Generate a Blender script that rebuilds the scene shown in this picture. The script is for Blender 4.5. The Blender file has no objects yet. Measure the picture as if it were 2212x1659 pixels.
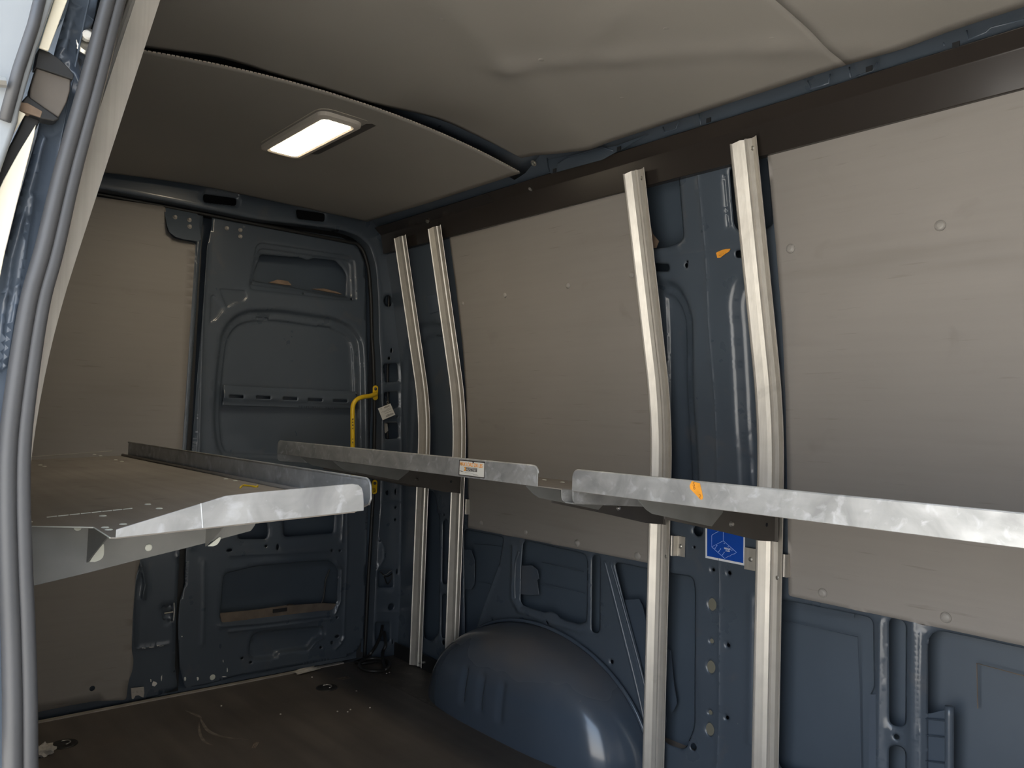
import bpy, bmesh, math, random
import numpy as np
from mathutils import Vector, Matrix, geometry
random.seed(7)
SC = bpy.context.scene
COL = SC.collection
PI = math.pi
# ------------------------------------------------------------------ camera solve (2212 x 1659 frame)
CXY = np.array([1106, 829.5]); VX = np.array([-366, 857.]); VY = np.array([3078, 975.])
FPX = math.sqrt(-np.dot(VX - CXY, VY - CXY))
rX = -np.array([*(VX - CXY), FPX]); rX /= np.linalg.norm(rX)
rY = np.array([*(VY - CXY), FPX]); rY /= np.linalg.norm(rY)
rZ = np.cross(rX, rY)
RM = np.stack([rX, rY, rZ], 1)
CAM = np.array([3.0, 0.0, 1.05])
def ray(u, v): return RM.T @ np.array([u - CXY[0], v - CXY[1], FPX])
def onp(u, v, ax, val):
    d = ray(u, v); t = (val - CAM[ax]) / d[ax]; return Vector(CAM + t * d)
def onplane(u, v, p, n):
    d = Vector(ray(u, v)); c = Vector(CAM); n = Vector(n)
    t = (Vector(p) - c).dot(n) / d.dot(n); return c + d * t
YT = [(-.1, 1.955), (0, 1.955), (.6, 1.957), (.96, 1.942), (1.145, 1.926), (1.33, 1.902), (1.54, 1.863), (1.76, 1.812), (1.80, 1.80), (1.86, 1.765), (1.93, 1.69), (1.97, 1.55), (2.0, 1.5)]
def YW(z): return float(np.interp(z, [a for a, b in YT], [b for a, b in YT]))
def side(u, v, off=0.0):
    y = 1.93 - off
    for _ in range(12):
        p = onp(u, v, 1, y); y = YW(p.z) - off
    return (p.x, p.z)
def sidep(u, v, off=0.0):
    a = side(u, v, off); return Vector((a[0], YW(a[1]) - off, a[1]))
# ------------------------------------------------------------------ materials
def pm(name, col, rough=.5, metal=0., n1=None, streak=None, bump=None, coat=0., dirt=None, emit=None, rv=0., band=None):
    m = bpy.data.materials.new(name); m.use_nodes = True
    nt = m.node_tree; N = nt.nodes; L = nt.links; b = N['Principled BSDF']
    b.inputs['Base Color'].default_value = (*col, 1); b.inputs['Roughness'].default_value = rough
    b.inputs['Metallic'].default_value = metal; b.inputs['Coat Weight'].default_value = coat
    b.inputs['Coat Roughness'].default_value = .12
    tc = N.new('ShaderNodeTexCoord'); cur = None
    def noise(scale, det=5., vec=None, dist=0.):
        t = N.new('ShaderNodeTexNoise'); t.inputs['Scale'].default_value = scale; t.inputs['Detail'].default_value = det
        t.inputs['Distortion'].default_value = dist; L.new(vec or tc.outputs['Object'], t.inputs['Vector']); return t.outputs['Fac']
    def ramp(fac, a, bb, ca=(0, 0, 0, 1), cb=(1, 1, 1, 1)):
        r = N.new('ShaderNodeValToRGB'); r.color_ramp.elements[0].position = a; r.color_ramp.elements[1].position = bb
        r.color_ramp.elements[0].color = ca; r.color_ramp.elements[1].color = cb; L.new(fac, r.inputs[0]); return r.outputs[0]
    def mix(fac, a, bcol, mode='MIX'):
        x = N.new('ShaderNodeMix'); x.data_type = 'RGBA'; x.blend_type = mode
        if isinstance(fac, (int, float)): x.inputs[0].default_value = fac
        else: L.new(fac, x.inputs[0])
        for s, val in ((6, a), (7, bcol)):
            if isinstance(val, tuple): x.inputs[s].default_value = (*val[:3], 1)
            else: L.new(val, x.inputs[s])
        return x.outputs[2]
    cur = tuple(col)
    if n1:
        sc, am = n1[0], n1[1]
        r = ramp(noise(sc, 6., dist=n1[2] if len(n1) > 2 else 0.), .3, .7)
        dk = tuple(c * (1 - am) for c in col); lt = tuple(min(1, c * (1 + am)) for c in col)
        cur = mix(r, dk, lt)
    if streak:
        mp = N.new('ShaderNodeMapping'); mp.inputs['Scale'].default_value = streak[0]; L.new(tc.outputs['Object'], mp.inputs[0])
        r = ramp(noise(1., 4., mp.outputs[0]), .35, .72)
        cur = mix(r, cur, mix(streak[1], cur, streak[2]))
    if dirt:
        for (sc, lo, hi, dc, am) in dirt:
            if isinstance(sc, tuple):
                mp = N.new('ShaderNodeMapping'); mp.inputs['Scale'].default_value = sc; L.new(tc.outputs['Object'], mp.inputs[0]); f = ramp(noise(1., 3., mp.outputs[0]), lo, hi)
            else: f = ramp(noise(sc, 8., dist=.6), lo, hi)
            mm = N.new('ShaderNodeMath'); mm.operation = 'MULTIPLY'; mm.inputs[1].default_value = am; L.new(f, mm.inputs[0])
            cur = mix(mm.outputs[0], cur, dc)
            if metal == 0 and coat == 0 and False: pass
    if not isinstance(cur, tuple): L.new(cur, b.inputs['Base Color'])
    if band:
        sx = N.new('ShaderNodeSeparateXYZ'); L.new(tc.outputs['Object'], sx.inputs[0]); mr = N.new('ShaderNodeMapRange'); mr.inputs[1].default_value = band[0]; mr.inputs[2].default_value = band[1]; L.new(sx.outputs[2], mr.inputs[0])
        mm = N.new('ShaderNodeMath'); mm.operation = 'MULTIPLY'; L.new(mr.outputs[0], mm.inputs[0]); L.new(ramp(noise(5., 2., dist=.3), .15, .75), mm.inputs[1])
        m2 = N.new('ShaderNodeMath'); m2.operation = 'MULTIPLY'; m2.inputs[1].default_value = band[2]; L.new(mm.outputs[0], m2.inputs[0]); cur = mix(m2.outputs[0], cur, DUST); L.new(cur, b.inputs['Base Color'])
        mr2 = N.new('ShaderNodeMapRange'); mr2.inputs[3].default_value = rough; mr2.inputs[4].default_value = .7; L.new(m2.outputs[0], mr2.inputs[0]); L.new(mr2.outputs[0], b.inputs['Roughness'])
    if rv:
        mr = N.new('ShaderNodeMapRange'); mr.inputs[3].default_value = max(0, rough - rv); mr.inputs[4].default_value = min(1, rough + rv)
        L.new(noise(9., 6.), mr.inputs[0]); L.new(mr.outputs[0], b.inputs['Roughness'])
    if bump:
        bp = N.new('ShaderNodeBump'); bp.inputs['Strength'].default_value = bump[1]; bp.inputs['Distance'].default_value = bump[2] if len(bump) > 2 else .002
        L.new(noise(bump[0], 4.), bp.inputs['Height']); L.new(bp.outputs[0], b.inputs['Normal'])
    if emit:
        b.inputs['Emission Color'].default_value = (*emit[0], 1); b.inputs['Emission Strength'].default_value = emit[1]
    return m
M = {}
DUST = (.20, .16, .12)
M['paint'] = pm('blue_paint', (.074, .093, .118), .30, n1=(3., .07), coat=.35, dirt=[(9., .62, .80, DUST, .25), (60., .74, .78, (.3, .3, .3), .35)], rv=.08)
M['paint_dusty'] = pm('dusty_blue_paint', (.064, .084, .112), .22, n1=(3., .10), coat=.5, dirt=[(3., .52, .75, DUST, .30), (80., .76, .80, (.35, .35, .35), .5)], rv=.06)
M['paint_arch'] = pm('arch_paint', (.068, .090, .122), .20, n1=(3., .08), coat=.5, dirt=[(80., .76, .80, (.35, .35, .35), .5)], band=(.15, .33, .7))
M['paint_skin'] = pm('blue_skin_paint', (.070, .092, .120), .5, n1=(2., .15), bump=(120., .1, .001))
M['paint_light'] = pm('pale_blue_paint', (.075, .095, .125), .35, n1=(6., .15), coat=.3)
M['liner'] = pm('taupe_liner', (.295, .272, .250), .58, n1=(2.2, .05), streak=((3., 3., 60.), .14, (.21, .19, .17)), dirt=[((7., 7., 110.), .66, .78, (.13, .115, .10), .40), ((1.5, 1.5, 14.), .58, .75, (.20, .18, .16), .35), (7., .66, .82, (.15, .13, .115), .35)], bump=(240., .12, .001))
M['ceil'] = pm('headliner', (.30, .28, .25), .70, n1=(1.7, .05), bump=(260., .15, .001))
M['ceil_edge'] = pm('headliner_edge', (.55, .50, .42), .8)
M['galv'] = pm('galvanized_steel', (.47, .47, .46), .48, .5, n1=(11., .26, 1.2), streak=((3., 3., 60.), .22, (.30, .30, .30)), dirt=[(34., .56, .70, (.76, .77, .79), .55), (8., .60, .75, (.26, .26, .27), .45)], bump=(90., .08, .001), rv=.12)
M['galv_shade'] = pm('shaded_galv_steel', (.25, .25, .24), .55, .35, n1=(10., .12), bump=(120., .08, .001))  # darker galvanized steel: shade under the shelves put into the colour
M['dark_steel'] = pm('dark_steel', (.105, .095, .085), .52, .30, n1=(8., .15))
M['tray'] = pm('tray_surface', (.27, .245, .218), .52, .12, n1=(4., .10), streak=((2., 40., 2.), .4, (.16, .14, .12)), dirt=[(16., .64, .76, (.10, .085, .075), .5)], rv=.08)
M['alu'] = pm('aluminium', (.62, .585, .525), .40, .55, n1=(22., .06), streak=((200., 200., 1.2), .32, (.40, .37, .32)), dirt=[(9., .66, .8, (.20, .18, .15), .4)], rv=.08)
M['beam'] = pm('dark_rail', (.036, .030, .026), .26, .1, n1=(1.5, .08), coat=.2)
M['floor'] = pm('dark_floor', (.125, .108, .092), .50, n1=(2.4, .22), streak=((1.5, 14., 1.), .5, (.045, .038, .033)), dirt=[(4.5, .60, .76, (.13, .095, .07), .4), (130., .755, .775, (.5, .48, .45), .7)], bump=(180., .2, .001), rv=.10)
M['wood'] = pm('worn_side_board', (.10, .085, .07), .55, n1=(12., .3), dirt=[(25., .6, .7, (.22, .20, .17), .5)])
M['trim'] = pm('pale_trim', (.42, .39, .34), .5, .2, n1=(20., .2))
M['rubber'] = pm('grey_rubber', (.070, .070, .073), .50, n1=(7., .12), bump=(150., .15, .001))
M['black'] = pm('black_plastic', (.018, .018, .018), .5)
M['void'] = pm('dark_cavity', (.010, .011, .013), .7)
M['yellow'] = pm('yellow_paint', (.86, .56, .02), .38, n1=(30., .06), coat=.2)
M['chrome'] = pm('zinc_bolt', (.62, .60, .55), .28, .9)
M['greycap'] = pm('grey_cap', (.42, .39, .35), .5)
M['palecap'] = pm('pale_cap', (.72, .74, .66), .45)
M['white'] = pm('white_label', (.80, .78, .72), .5)
M['sticker_white'] = pm('sticker_white', (.80, .82, .84), .4)
M['blue'] = pm('sticker_blue', (.012, .075, .42), .3)
M['line'] = pm('sticker_line', (.42, .55, .90), .4)
M['orange'] = pm('orange_print', (.90, .36, .03), .5)
M['ink'] = pm('dark_ink', (.05, .04, .035), .5)
M['inkgrey'] = pm('grey_ink', (.30, .28, .24), .5)
M['tape'] = pm('orange_tape', (.85, .36, .045), .35, n1=(60., .15))
M['tapeink'] = pm('brown_ink', (.36, .13, .02), .5)
M['foam'] = pm('brown_foam', (.24, .17, .12), .9, n1=(30., .3))
M['dust'] = pm('dusty_metal', (.15, .12, .095), .8, n1=(18., .25))
M['cable'] = pm('black_cable', (.022, .021, .020), .42)
M['paper'] = pm('pale_scrap', (.46, .43, .38), .8, n1=(40., .2))
M['glow'] = pm('lamp_lens', (1, .9, .72), .4, emit=((1., .86, .64), 22.))
M['lampframe'] = pm('lamp_frame', (.62, .57, .50), .5)
M['olive'] = pm('olive_padding', (.17, .16, .12), .8)
M['door_grey'] = pm('grey_door_trim', (.30, .32, .335), .42, n1=(3., .08))
M['strip'] = pm('sunlit_strip', (.88, .82, .66), .35, .1, streak=((40., 40., 3.), .3, (.6, .52, .36)))  # sun on the aluminium rail is put into this near-white colour
M['scuff'] = pm('floor_scuff', (.19, .165, .14), .6, n1=(40., .3))
M['ground'] = pm('concrete', (.46, .43, .38), .9, n1=(1.2, .12), bump=(30., .3, .01))
M['rivet'] = pm('grey_rivet', (.335, .315, .29), .42)
M['brown'] = pm('bracket_face', (.11, .095, .08), .7, n1=(14., .2))
# ------------------------------------------------------------------ object helpers
def tag(o, label=None, cat=None, group=None, kind=None):
    if label: o['label'] = label
    if cat: o['category'] = cat
    if group: o['group'] = group
    if kind: o['kind'] = kind
    return o
def empty(name, loc, label, cat, group=None):
    o = bpy.data.objects.new(name, None); COL.objects.link(o); o.location = loc; o.empty_display_size = .05
    return tag(o, label, cat, group)
def par(o, p):
    if p is None: return
    o.parent = p
    w = Matrix.Identity(4); q = p
    chain = []
    while q: chain.append(q); q = q.parent
    for q in reversed(chain): w = w @ q.matrix_parent_inverse @ q.matrix_basis
    o.matrix_parent_inverse = w.inverted()
def mk(name, verts, faces, mat, parent=None, smooth=False, bevel=0., solid=0., soff=-1.):
    me = bpy.data.meshes.new(name); me.from_pydata([tuple(v) for v in verts], [], faces); me.update()
    bm = bmesh.new(); bm.from_mesh(me); bmesh.ops.remove_doubles(bm, verts=bm.verts, dist=1e-6)
    if not solid: bmesh.ops.recalc_face_normals(bm, faces=bm.faces)
    bm.to_mesh(me); bm.free()
    o = bpy.data.objects.new(name, me); COL.objects.link(o); me.materials.append(M[mat])
    if smooth: me.polygons.foreach_set('use_smooth', [True] * len(me.polygons))
    par(o, parent)
    if solid:
        s = o.modifiers.new('s', 'SOLIDIFY'); s.thickness = solid; s.offset = soff
    if bevel:
        b = o.modifiers.new('b', 'BEVEL'); b.width = bevel; b.segments = 2; b.limit_method = 'ANGLE'; b.angle_limit = .6
        me.polygons.foreach_set('use_smooth', [True] * len(me.polygons)); b.harden_normals = True
    return o
class MB:
    def __init__(s): s.v = []; s.f = []
    def add(s, vs, fs):
        k = len(s.v); s.v += [Vector(a) for a in vs]; s.f += [[k + i for i in f] for f in fs]
    def box(s, a, b):
        x0, y0, z0 = a; x1, y1, z1 = b
        s.add([(x0, y0, z0), (x1, y0, z0), (x1, y1, z0), (x0, y1, z0), (x0, y0, z1), (x1, y0, z1), (x1, y1, z1), (x0, y1, z1)],
              [(0, 3, 2, 1), (4, 5, 6, 7), (0, 1, 5, 4), (1, 2, 6, 5), (2, 3, 7, 6), (3, 0, 4, 7)])
    def prism(s, pts, vec):
        n = len(pts); vec = Vector(vec); pts = [Vector(p) for p in pts]
        s.add(pts + [p + vec for p in pts], [list(range(n))[::-1], list(range(n, 2 * n))] + [(i, (i + 1) % n, n + (i + 1) % n, n + i) for i in range(n)])
    def tube(s, pts, r, n=10, closed=False, cap=True):
        pts = [Vector(p) for p in pts]; m = len(pts); rings = []
        up = None
        for i, p in enumerate(pts):
            if closed: t = pts[(i + 1) % m] - pts[i - 1]
            else: t = pts[min(i + 1, m - 1)] - pts[max(i - 1, 0)]
            t.normalize()
            if up is None: up = t.orthogonal().normalized()
            up = (up - t * up.dot(t)).normalized(); w = t.cross(up)
            rr = r[i] if isinstance(r, (list, tuple)) else r
            rings.append([p + (up * math.cos(a) + w * math.sin(a)) * rr for a in [2 * PI * k / n for k in range(n)]])
        vs = [q for g in rings for q in g]; fs = []
        for i in range(m if closed else m - 1):
            j = (i + 1) % m
            for k in range(n): fs.append((i * n + k, i * n + (k + 1) % n, j * n + (k + 1) % n, j * n + k))
        if not closed and cap: fs += [list(range(n))[::-1], list(range((m - 1) * n, m * n))]
        s.add(vs, fs)
    def lathe(s, p, d, prof, n=14):
        # prof: list of (radius, height) along direction d from point p
        p = Vector(p); d = Vector(d).normalized(); a = d.orthogonal().normalized(); b = d.cross(a); vs = []; fs = []
        for (r, h) in prof:
            for k in range(n):
                t = 2 * PI * k / n; vs.append(p + d * h + (a * math.cos(t) + b * math.sin(t)) * max(r, 1e-5))
        m = len(prof)
        for i in range(m - 1):
            for k in range(n): fs.append((i * n + k, i * n + (k + 1) % n, (i + 1) * n + (k + 1) % n, (i + 1) * n + k))
        fs.append(list(range((m - 1) * n, m * n)))
        s.add(vs, fs)
    def grid(s, nu, nv, fn):
        vs = [fn(i / nu, j / nv) for i in range(nu + 1) for j in range(nv + 1)]; w = nv + 1
        s.add(vs, [(i * w + j, i * w + j + 1, (i + 1) * w + j + 1, (i + 1) * w + j) for i in range(nu) for j in range(nv)])
    def build(s, name, mat, parent=None, **k): return mk(name, s.v, s.f, mat, parent, **k)
def bez(pts, n=8):
    # Catmull-Rom through points
    pts = [Vector(p) for p in pts]; out = []
    P = [pts[0] * 2 - pts[1]] + pts + [pts[-1] * 2 - pts[-2]]
    for i in range(1, len(P) - 2):
        for k in range(n):
            t = k / n; a, b, c, d = P[i - 1], P[i], P[i + 1], P[i + 2]
            out.append(.5 * ((2 * b) + (c - a) * t + (2 * a - 5 * b + 4 * c - d) * t * t + (3 * b - a - 3 * c + d) * t ** 3))
    out.append(pts[-1]); return out
# ------------------------------------------------------------------ pressed sheet metal
def rnd(poly, r=.012, n=4):
    out = []; m = len(poly)
    for i in range(m):
        p = np.array(poly[i], float); a = np.array(poly[i - 1], float); b = np.array(poly[(i + 1) % m], float)
        la, lb = np.linalg.norm(a - p), np.linalg.norm(b - p); rr = min(r, .45 * la, .45 * lb)
        p0 = p + (a - p) / (la + 1e-9) * rr; p1 = p + (b - p) / (lb + 1e-9) * rr
        for k in range(n + 1):
            t = k / n; out.append(tuple((1 - t) ** 2 * p0 + 2 * t * (1 - t) * p + t * t * p1))
    return out
def dens(poly, s, closed=True):
    out = []; m = len(poly)
    for i in range(m if closed else m - 1):
        a = np.array(poly[i]); b = np.array(poly[(i + 1) % m]); k = max(1, int(np.linalg.norm(b - a) / s))
        for j in range(k): out.append(tuple(a + (b - a) * j / k))
    if not closed: out.append(tuple(poly[-1]))
    return out
def inside(P, poly):
    x, y = P[:, 0], P[:, 1]; c = np.zeros(len(P), bool); n = len(poly)
    for i in range(n):
        x0, y0 = poly[i - 1]; x1, y1 = poly[i]
        if y0 == y1: continue
        t = ((y0 > y) != (y1 > y)) & (x < (x1 - x0) * (y - y0) / (y1 - y0) + x0); c ^= t
    return c
def dist(P, poly, closed=True):
    d = np.full(len(P), 1e9); n = len(poly)
    for i in range(0 if closed else 1, n):
        a = np.array(poly[i - 1]); b = np.array(poly[i]); ab = b - a; L = ab @ ab
        if L < 1e-14: continue
        t = np.clip(((P - a) @ ab) / L, 0, 1); q = P - (a + t[:, None] * ab); d = np.minimum(d, np.sqrt((q * q).sum(1)))
    return d
def sdf(P, poly): return np.where(inside(P, poly), -1, 1) * dist(P, poly)
def offl(poly, d):
    m = len(poly); A = np.array(poly); out = []
    area = .5 * np.sum(A[:, 0] * np.roll(A[:, 1], -1) - np.roll(A[:, 0], -1) * A[:, 1]); s = 1 if area > 0 else -1
    for i in range(m):
        t = A[(i + 1) % m] - A[i - 1]; L = np.linalg.norm(t)
        if L < 1e-9: continue
        out.append((A[i][0] + s * d * t[1] / L, A[i][1] - s * d * t[0] / L))
    return out
def ss(t): t = np.clip(t, 0, 1); return t * t * (3 - 2 * t)
def circ(c, r, n=14, ry=None):
    ry = ry or r; return [(c[0] + r * math.cos(2 * PI * k / n), c[1] + ry * math.sin(2 * PI * k / n)) for k in range(n)]
def sheet(name, outer, holes, feats, mapf, mat, grid=.014, th=.0015, parent=None, lip=.005, lipw=.010, soff=-1.):
    outer = dens(outer, grid); H = []
    pts = list(outer)
    for h in holes:
        big = max(p[0] for p in h) - min(p[0] for p in h) > .03
        hh = dens(h, grid * .7); H.append((hh, big)); pts += hh
        pts += dens(offl(hh, lipw * .45), .006 if big else .004); pts += offl(hh, lipw)
    for f in feats:
        if f[0] == 'rec':
            p = dens(f[1], grid * .8); w = f[3]
            for d in (0, -w * .33, -w * .66, -w): pts += offl(p, d)
        elif f[0] == 'ridge':
            p = f[1]
            for s_ in (-1.2, -.6, 0, .6, 1.2):
                q = dens(p, grid * .8, False); A = np.array(q); T = np.gradient(A, axis=0); T /= (np.linalg.norm(T, axis=1)[:, None] + 1e-9)
                pts += [tuple(a) for a in A + np.stack([T[:, 1], -T[:, 0]], 1) * s_ * f[3]]
        elif f[0] == 'dimple':
            for r in (.3, .7, 1., 1.4): pts += circ(f[1], f[2] * r, 12)
    O = np.array(outer); x0, y0 = O.min(0); x1, y1 = O.max(0)
    gx, gy = np.meshgrid(np.arange(x0 + grid / 2, x1, grid), np.arange(y0 + grid / 2, y1, grid)); G = np.stack([gx.ravel(), gy.ravel()], 1)
    key = set((int(p[0] / grid * 2), int(p[1] / grid * 2)) for p in pts)
    G = [tuple(g) for g in G if (int(g[0] / grid * 2), int(g[1] / grid * 2)) not in key]
    A = np.array(pts); keep = inside(A, outer) | (dist(A, outer) < 1e-7)
    nb = len(outer) + 0
    base = list(outer); edges = [(i, (i + 1) % nb) for i in range(nb)]
    for hh, big in H:
        k = len(base); base += hh; edges += [(k + i, k + (i + 1) % len(hh)) for i in range(len(hh))]
    nbase = len(base)
    allp = base + [p for p, kk in zip(pts, keep) if kk] + [g for g in G]
    q = set(); fin = []
    for i, p in enumerate(allp):
        kk = (round(p[0] * 1500), round(p[1] * 1500))
        if i < nbase or kk not in q: fin.append(p)
        q.add(kk)
    res = geometry.delaunay_2d_cdt([Vector(p) for p in fin], edges, [], 0, 1e-7)
    V = np.array([tuple(v) for v in res[0]]); T = [f for f in res[2]]
    Cn = np.array([V[list(f)].mean(0) for f in T]); ok = inside(Cn, outer)
    for hh, big in H: ok &= ~inside(Cn, hh)
    T = [f for f, k in zip(T, ok) if k]
    h = np.zeros(len(V))
    for hh, big in H:
        s = dist(V, hh); w = lipw if big else lipw * .6; h -= (lip if big else lip * .4) * (1 - ss(s / w)) * (s < w)
    for f in feats:
        if f[0] == 'rec': h -= f[2] * ss(-sdf(V, f[1]) / f[3])
        elif f[0] == 'ridge': d = dist(V, f[1], False); h += f[2] * np.exp(-(d / f[3]) ** 2)
        elif f[0] == 'dimple': d = np.sqrt(((V - np.array(f[1])) ** 2).sum(1)); h -= f[3] * (1 - ss(d / (f[2] * 1.4)))
        elif f[0] == 'fn': h += f[1](V)
    W = [mapf(V[i][0], V[i][1], h[i]) for i in range(len(V))]
    # orient towards viewer
    if T:
        f = T[len(T) // 2]; a, b, c = [Vector(W[i]) for i in f[:3]]
        nrm = (b - a).cross(c - a); vw = Vector(CAM) - a
        if nrm.dot(vw) < 0: T = [f[::-1] for f in T]
    used = sorted(set(i for f in T for i in f)); mp = {k: i for i, k in enumerate(used)}
    return mk(name, [W[i] for i in used], [[mp[i] for i in f] for f in T], mat, parent, smooth=True, solid=th, soff=soff)
def pp(lst, fn): return [fn(u, v) for u, v in lst]
def text(name, s, size, o, xd, yd, mat, parent, ext=.0002, sx=1., align='LEFT', bold=0.):
    cu = bpy.data.curves.new('t', 'FONT'); cu.body = s; cu.size = size; cu.extrude = ext; cu.align_x = align; cu.offset = size * bold
    ob = bpy.data.objects.new('t', cu); COL.objects.link(ob); dg = bpy.context.evaluated_depsgraph_get(); dg.update()
    me = bpy.data.meshes.new_from_object(ob.evaluated_get(dg)); bpy.data.objects.remove(ob)
    xd = Vector(xd).normalized(); yd = Vector(yd).normalized(); n = xd.cross(yd); o = Vector(o)
    vs = [o + xd * (v.co.x * sx) + yd * v.co.y + n * v.co.z for v in me.vertices]; fs = [list(p.vertices) for p in me.polygons]
    bpy.data.meshes.remove(me); return mk(name, vs, fs, mat, parent)
BOLT = [(.0075, 0), (.0075, .0015), (.0055, .003), (.0055, .007), (.004, .0085), (0, .0085)]
RIV = [(.0075, 0), (.007, .0015), (.005, .003), (.002, .0038), (0, .004)]
CAPP = [(.009, 0), (.0085, .0012), (.006, .0022), (0, .0028)]
def bolt(name, p, d, prof, mat, parent, s=1., n=14):
    b = MB(); b.lathe(p, d, [(r * s, h * s) for r, h in prof], n); return b.build(name, mat, parent, smooth=False)
# ================================================================== SETTING
XF = 3.45          # front end of the load space
# floor
b = MB(); b.box((0, .14, -.02), (XF, 1.718, 0)); fl = b.build('floor', 'floor'); tag(fl, kind='structure')
b = MB(); b.box((-.14, .1, -.10), (-.001, 2.0, -.035)); b.box((-.14, .06, -.16), (XF, 2.10, -.11)); b.build('underbody', 'void', fl)
b = MB(); b.box((.4, 1.70, -.03), (1.5, 2.05, -.025)); b.build('arch_floor', 'void', fl)
b = MB(); b.box((.0, 1.7205, -.02), (.80, 1.945, -.001)); b.box((1.10, 1.7205, -.02), (XF, 1.945, -.001)); t2 = b.build('trim_2', 'wood'); tag(t2, 'worn side board of the floor along the wall', kind='structure')
b = MB(); b.box((-.012, .2, -.012), (.006, 1.70, .004)); t1 = b.build('trim_1', 'trim'); tag(t1, 'pale strip along the rear edge of the floor', kind='structure')
# wheel arch ----------------------------------------------------------
AX, AH, AB = .95, .325, .235
def arch_pt(t, s):
    # t 0..1 along the length angle, s 0..1 from wall to crown of the inner face
    th = PI * t; r = math.sin(s * PI / 2) ; rr = 1 - s
    r = (1 - s ** 2.2) ** (1 / 2.0) if s < 1 else 0
    x = AX + .5 * r * math.cos(PI - th); z = AH * r * math.sin(th)
    y = AB * (1 - min(1, r) ** 3.2) ** (1 / 3.2)
    g = 0
    for gx in (.80, .90, 1.005):
        g += .007 * math.exp(-((x - gx) / .011) ** 2) * ss(np.array((z - .04) / .02)) * ss(np.array((.205 - z) / .03))
    y -= float(g) if y > .18 else 0
    return Vector((x, 1.945 - y, z))
b = MB(); nU, nV = 120, 110
def archg(a, c):
    r = (1 - c) if c < .5 else (1 - c)
    return None
# polar disc grid: radius r from the rim (1) to 0, but flattened at the floor
def archv(u, v):
    # u: x param -1..1, v: z param 0..1 on a squared grid mapped to the elliptical disc
    X = -1 + 2 * u; Z = v
    xe = X * math.sqrt(max(0, 1 - Z * Z / 2)); ze = Z * math.sqrt(max(0, 1 - X * X / 2))
    r = min(1, math.hypot(xe, ze)); y = AB * max(0, 1 - r ** 3.2) ** (1 / 3.2)
    x = AX + .5 * xe; z = AH * ze
    if y > .15:
        for gx in (.80, .90, 1.005):
            y -= .010 * math.exp(-((x - gx) / .012) ** 2) * float(ss(np.array((z - .05) / .02)) * ss(np.array((.200 - z) / .03)))
    return Vector((x, 1.948 - y, z))
def arch2(u, v):
    uu = .5 - .5 * math.cos(PI * u); vv = 1 - (1 - v) ** 1.6
    return archv(uu, vv)
b.grid(nU, 70, arch2)
wa = b.build('wheel_arch', 'paint_arch', smooth=True); tag(wa, 'dark blue rounded wheel arch box rising from the floor', 'wheel arch')
b = MB(); b.tube([Vector((AX + .507 * math.cos(PI - PI * k / 40), 1.938, .33 * math.sin(PI * k / 40) + .002)) for k in range(41)], .007, 8)
b.build('rim_bead', 'paint_dusty', wa, smooth=True)
# driver side inner wall ----------------------------------------------
S = lambda lst: pp(lst, side)
holes = [
 rnd(S([(1128, 1171), (1138, 1169), (1247, 1193), (1263, 1199), (1267, 1215), (1265, 1342), (1250, 1349), (1208, 1336), (1200, 1326), (1188, 1320), (1176, 1324), (1128, 1308), (1122, 1298), (1124, 1222)]), .012),
 rnd(S([(1277, 1200), (1294, 1200), (1293, 1367), (1276, 1367)]), .02),
 rnd(S([(1325, 1214), (1400, 1230), (1494, 1247), (1499, 1270), (1498, 1571), (1478, 1621), (1436, 1607), (1410, 1560), (1380, 1425), (1345, 1295)]), .02),
 rnd(S([(1000, 1143), (1086, 1160), (1076, 1222), (1049, 1294), (1024, 1366), (1002, 1390)]), .02),
 rnd(S([(954, 1124), (967, 1124), (966, 1262), (953, 1262)]), .02),
 rnd(S([(952, 1284), (964, 1284), (963, 1379), (951, 1379)]), .02),
 rnd(S([(918, 1060), (935, 1060), (948, 1120), (946, 1368), (930, 1385), (913, 1378)]), .02),
 rnd(S([(1393, 402), (1464, 380), (1475, 516), (1452, 530), (1400, 540)]), .018),
 rnd(S([(1405, 568), (1443, 570), (1443, 585), (1406, 586)]), .02),
 rnd(S([(1573, 358), (1655, 333), (1668, 488), (1640, 496), (1594, 500), (1583, 484)]), .02),
 rnd(S([(1588, 541), (1604, 540), (1606, 556), (1589, 557)]), .02),
 rnd(S([(1680, 1294), (1850, 1328), (1884, 1336), (1886, 1487), (1878, 1500), (1876, 1705), (1680, 1660)]), .02),
 rnd(S([(1918, 1333), (1955, 1341), (1954, 1573), (1919, 1567)]), .03),
 rnd(S([(1918, 1609), (1954, 1616), (1954, 1760), (1918, 1750)]), .03),
 rnd(S([(2003, 1357), (2260, 1412), (2260, 1790), (2003, 1740)]), .04),
]
for (u, v, r, ry) in [(1537, 1306, .011, .018), (1534.6, 1441, .011, .018), (1532, 1576, .011, .018), (1538.6, 1231, .004, .004), (1573.6, 1238, .005, .005), (1536, 1385, .004, .004), (1571, 1394, .005, .005), (1533, 1539.5, .004, .004), (1569, 1551, .005, .005), (1497, 1614, .010, .010), (1506, 1147, .016, .016), (1482, 573, .005, .007), (1484, 565, .003, .003), (1936, 1592, .006, .006), (1062, 1341, .005, .006), (1182, 1345, .005, .006), (1320, 1430, .006, .007), (957, 1388, .009, .010), (958, 1124 - 12, .004, .004), (1499, 1182, .003, .003), (1614, 1202, .003, .003)]:
    holes.append(circ(side(u, v), r, 14, ry))
R3 = rnd(S([(1395, 600), (1441, 597), (1463, 608), (1484, 638), (1498, 680), (1500, 850), (1514, 1080), (1395, 1100)]), .05)
R4 = rnd(S([(1660, 570), (1610, 580), (1582, 605), (1571, 650), (1579, 758), (1586, 903), (1597, 1100), (1690, 1110)]), .05)
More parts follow.
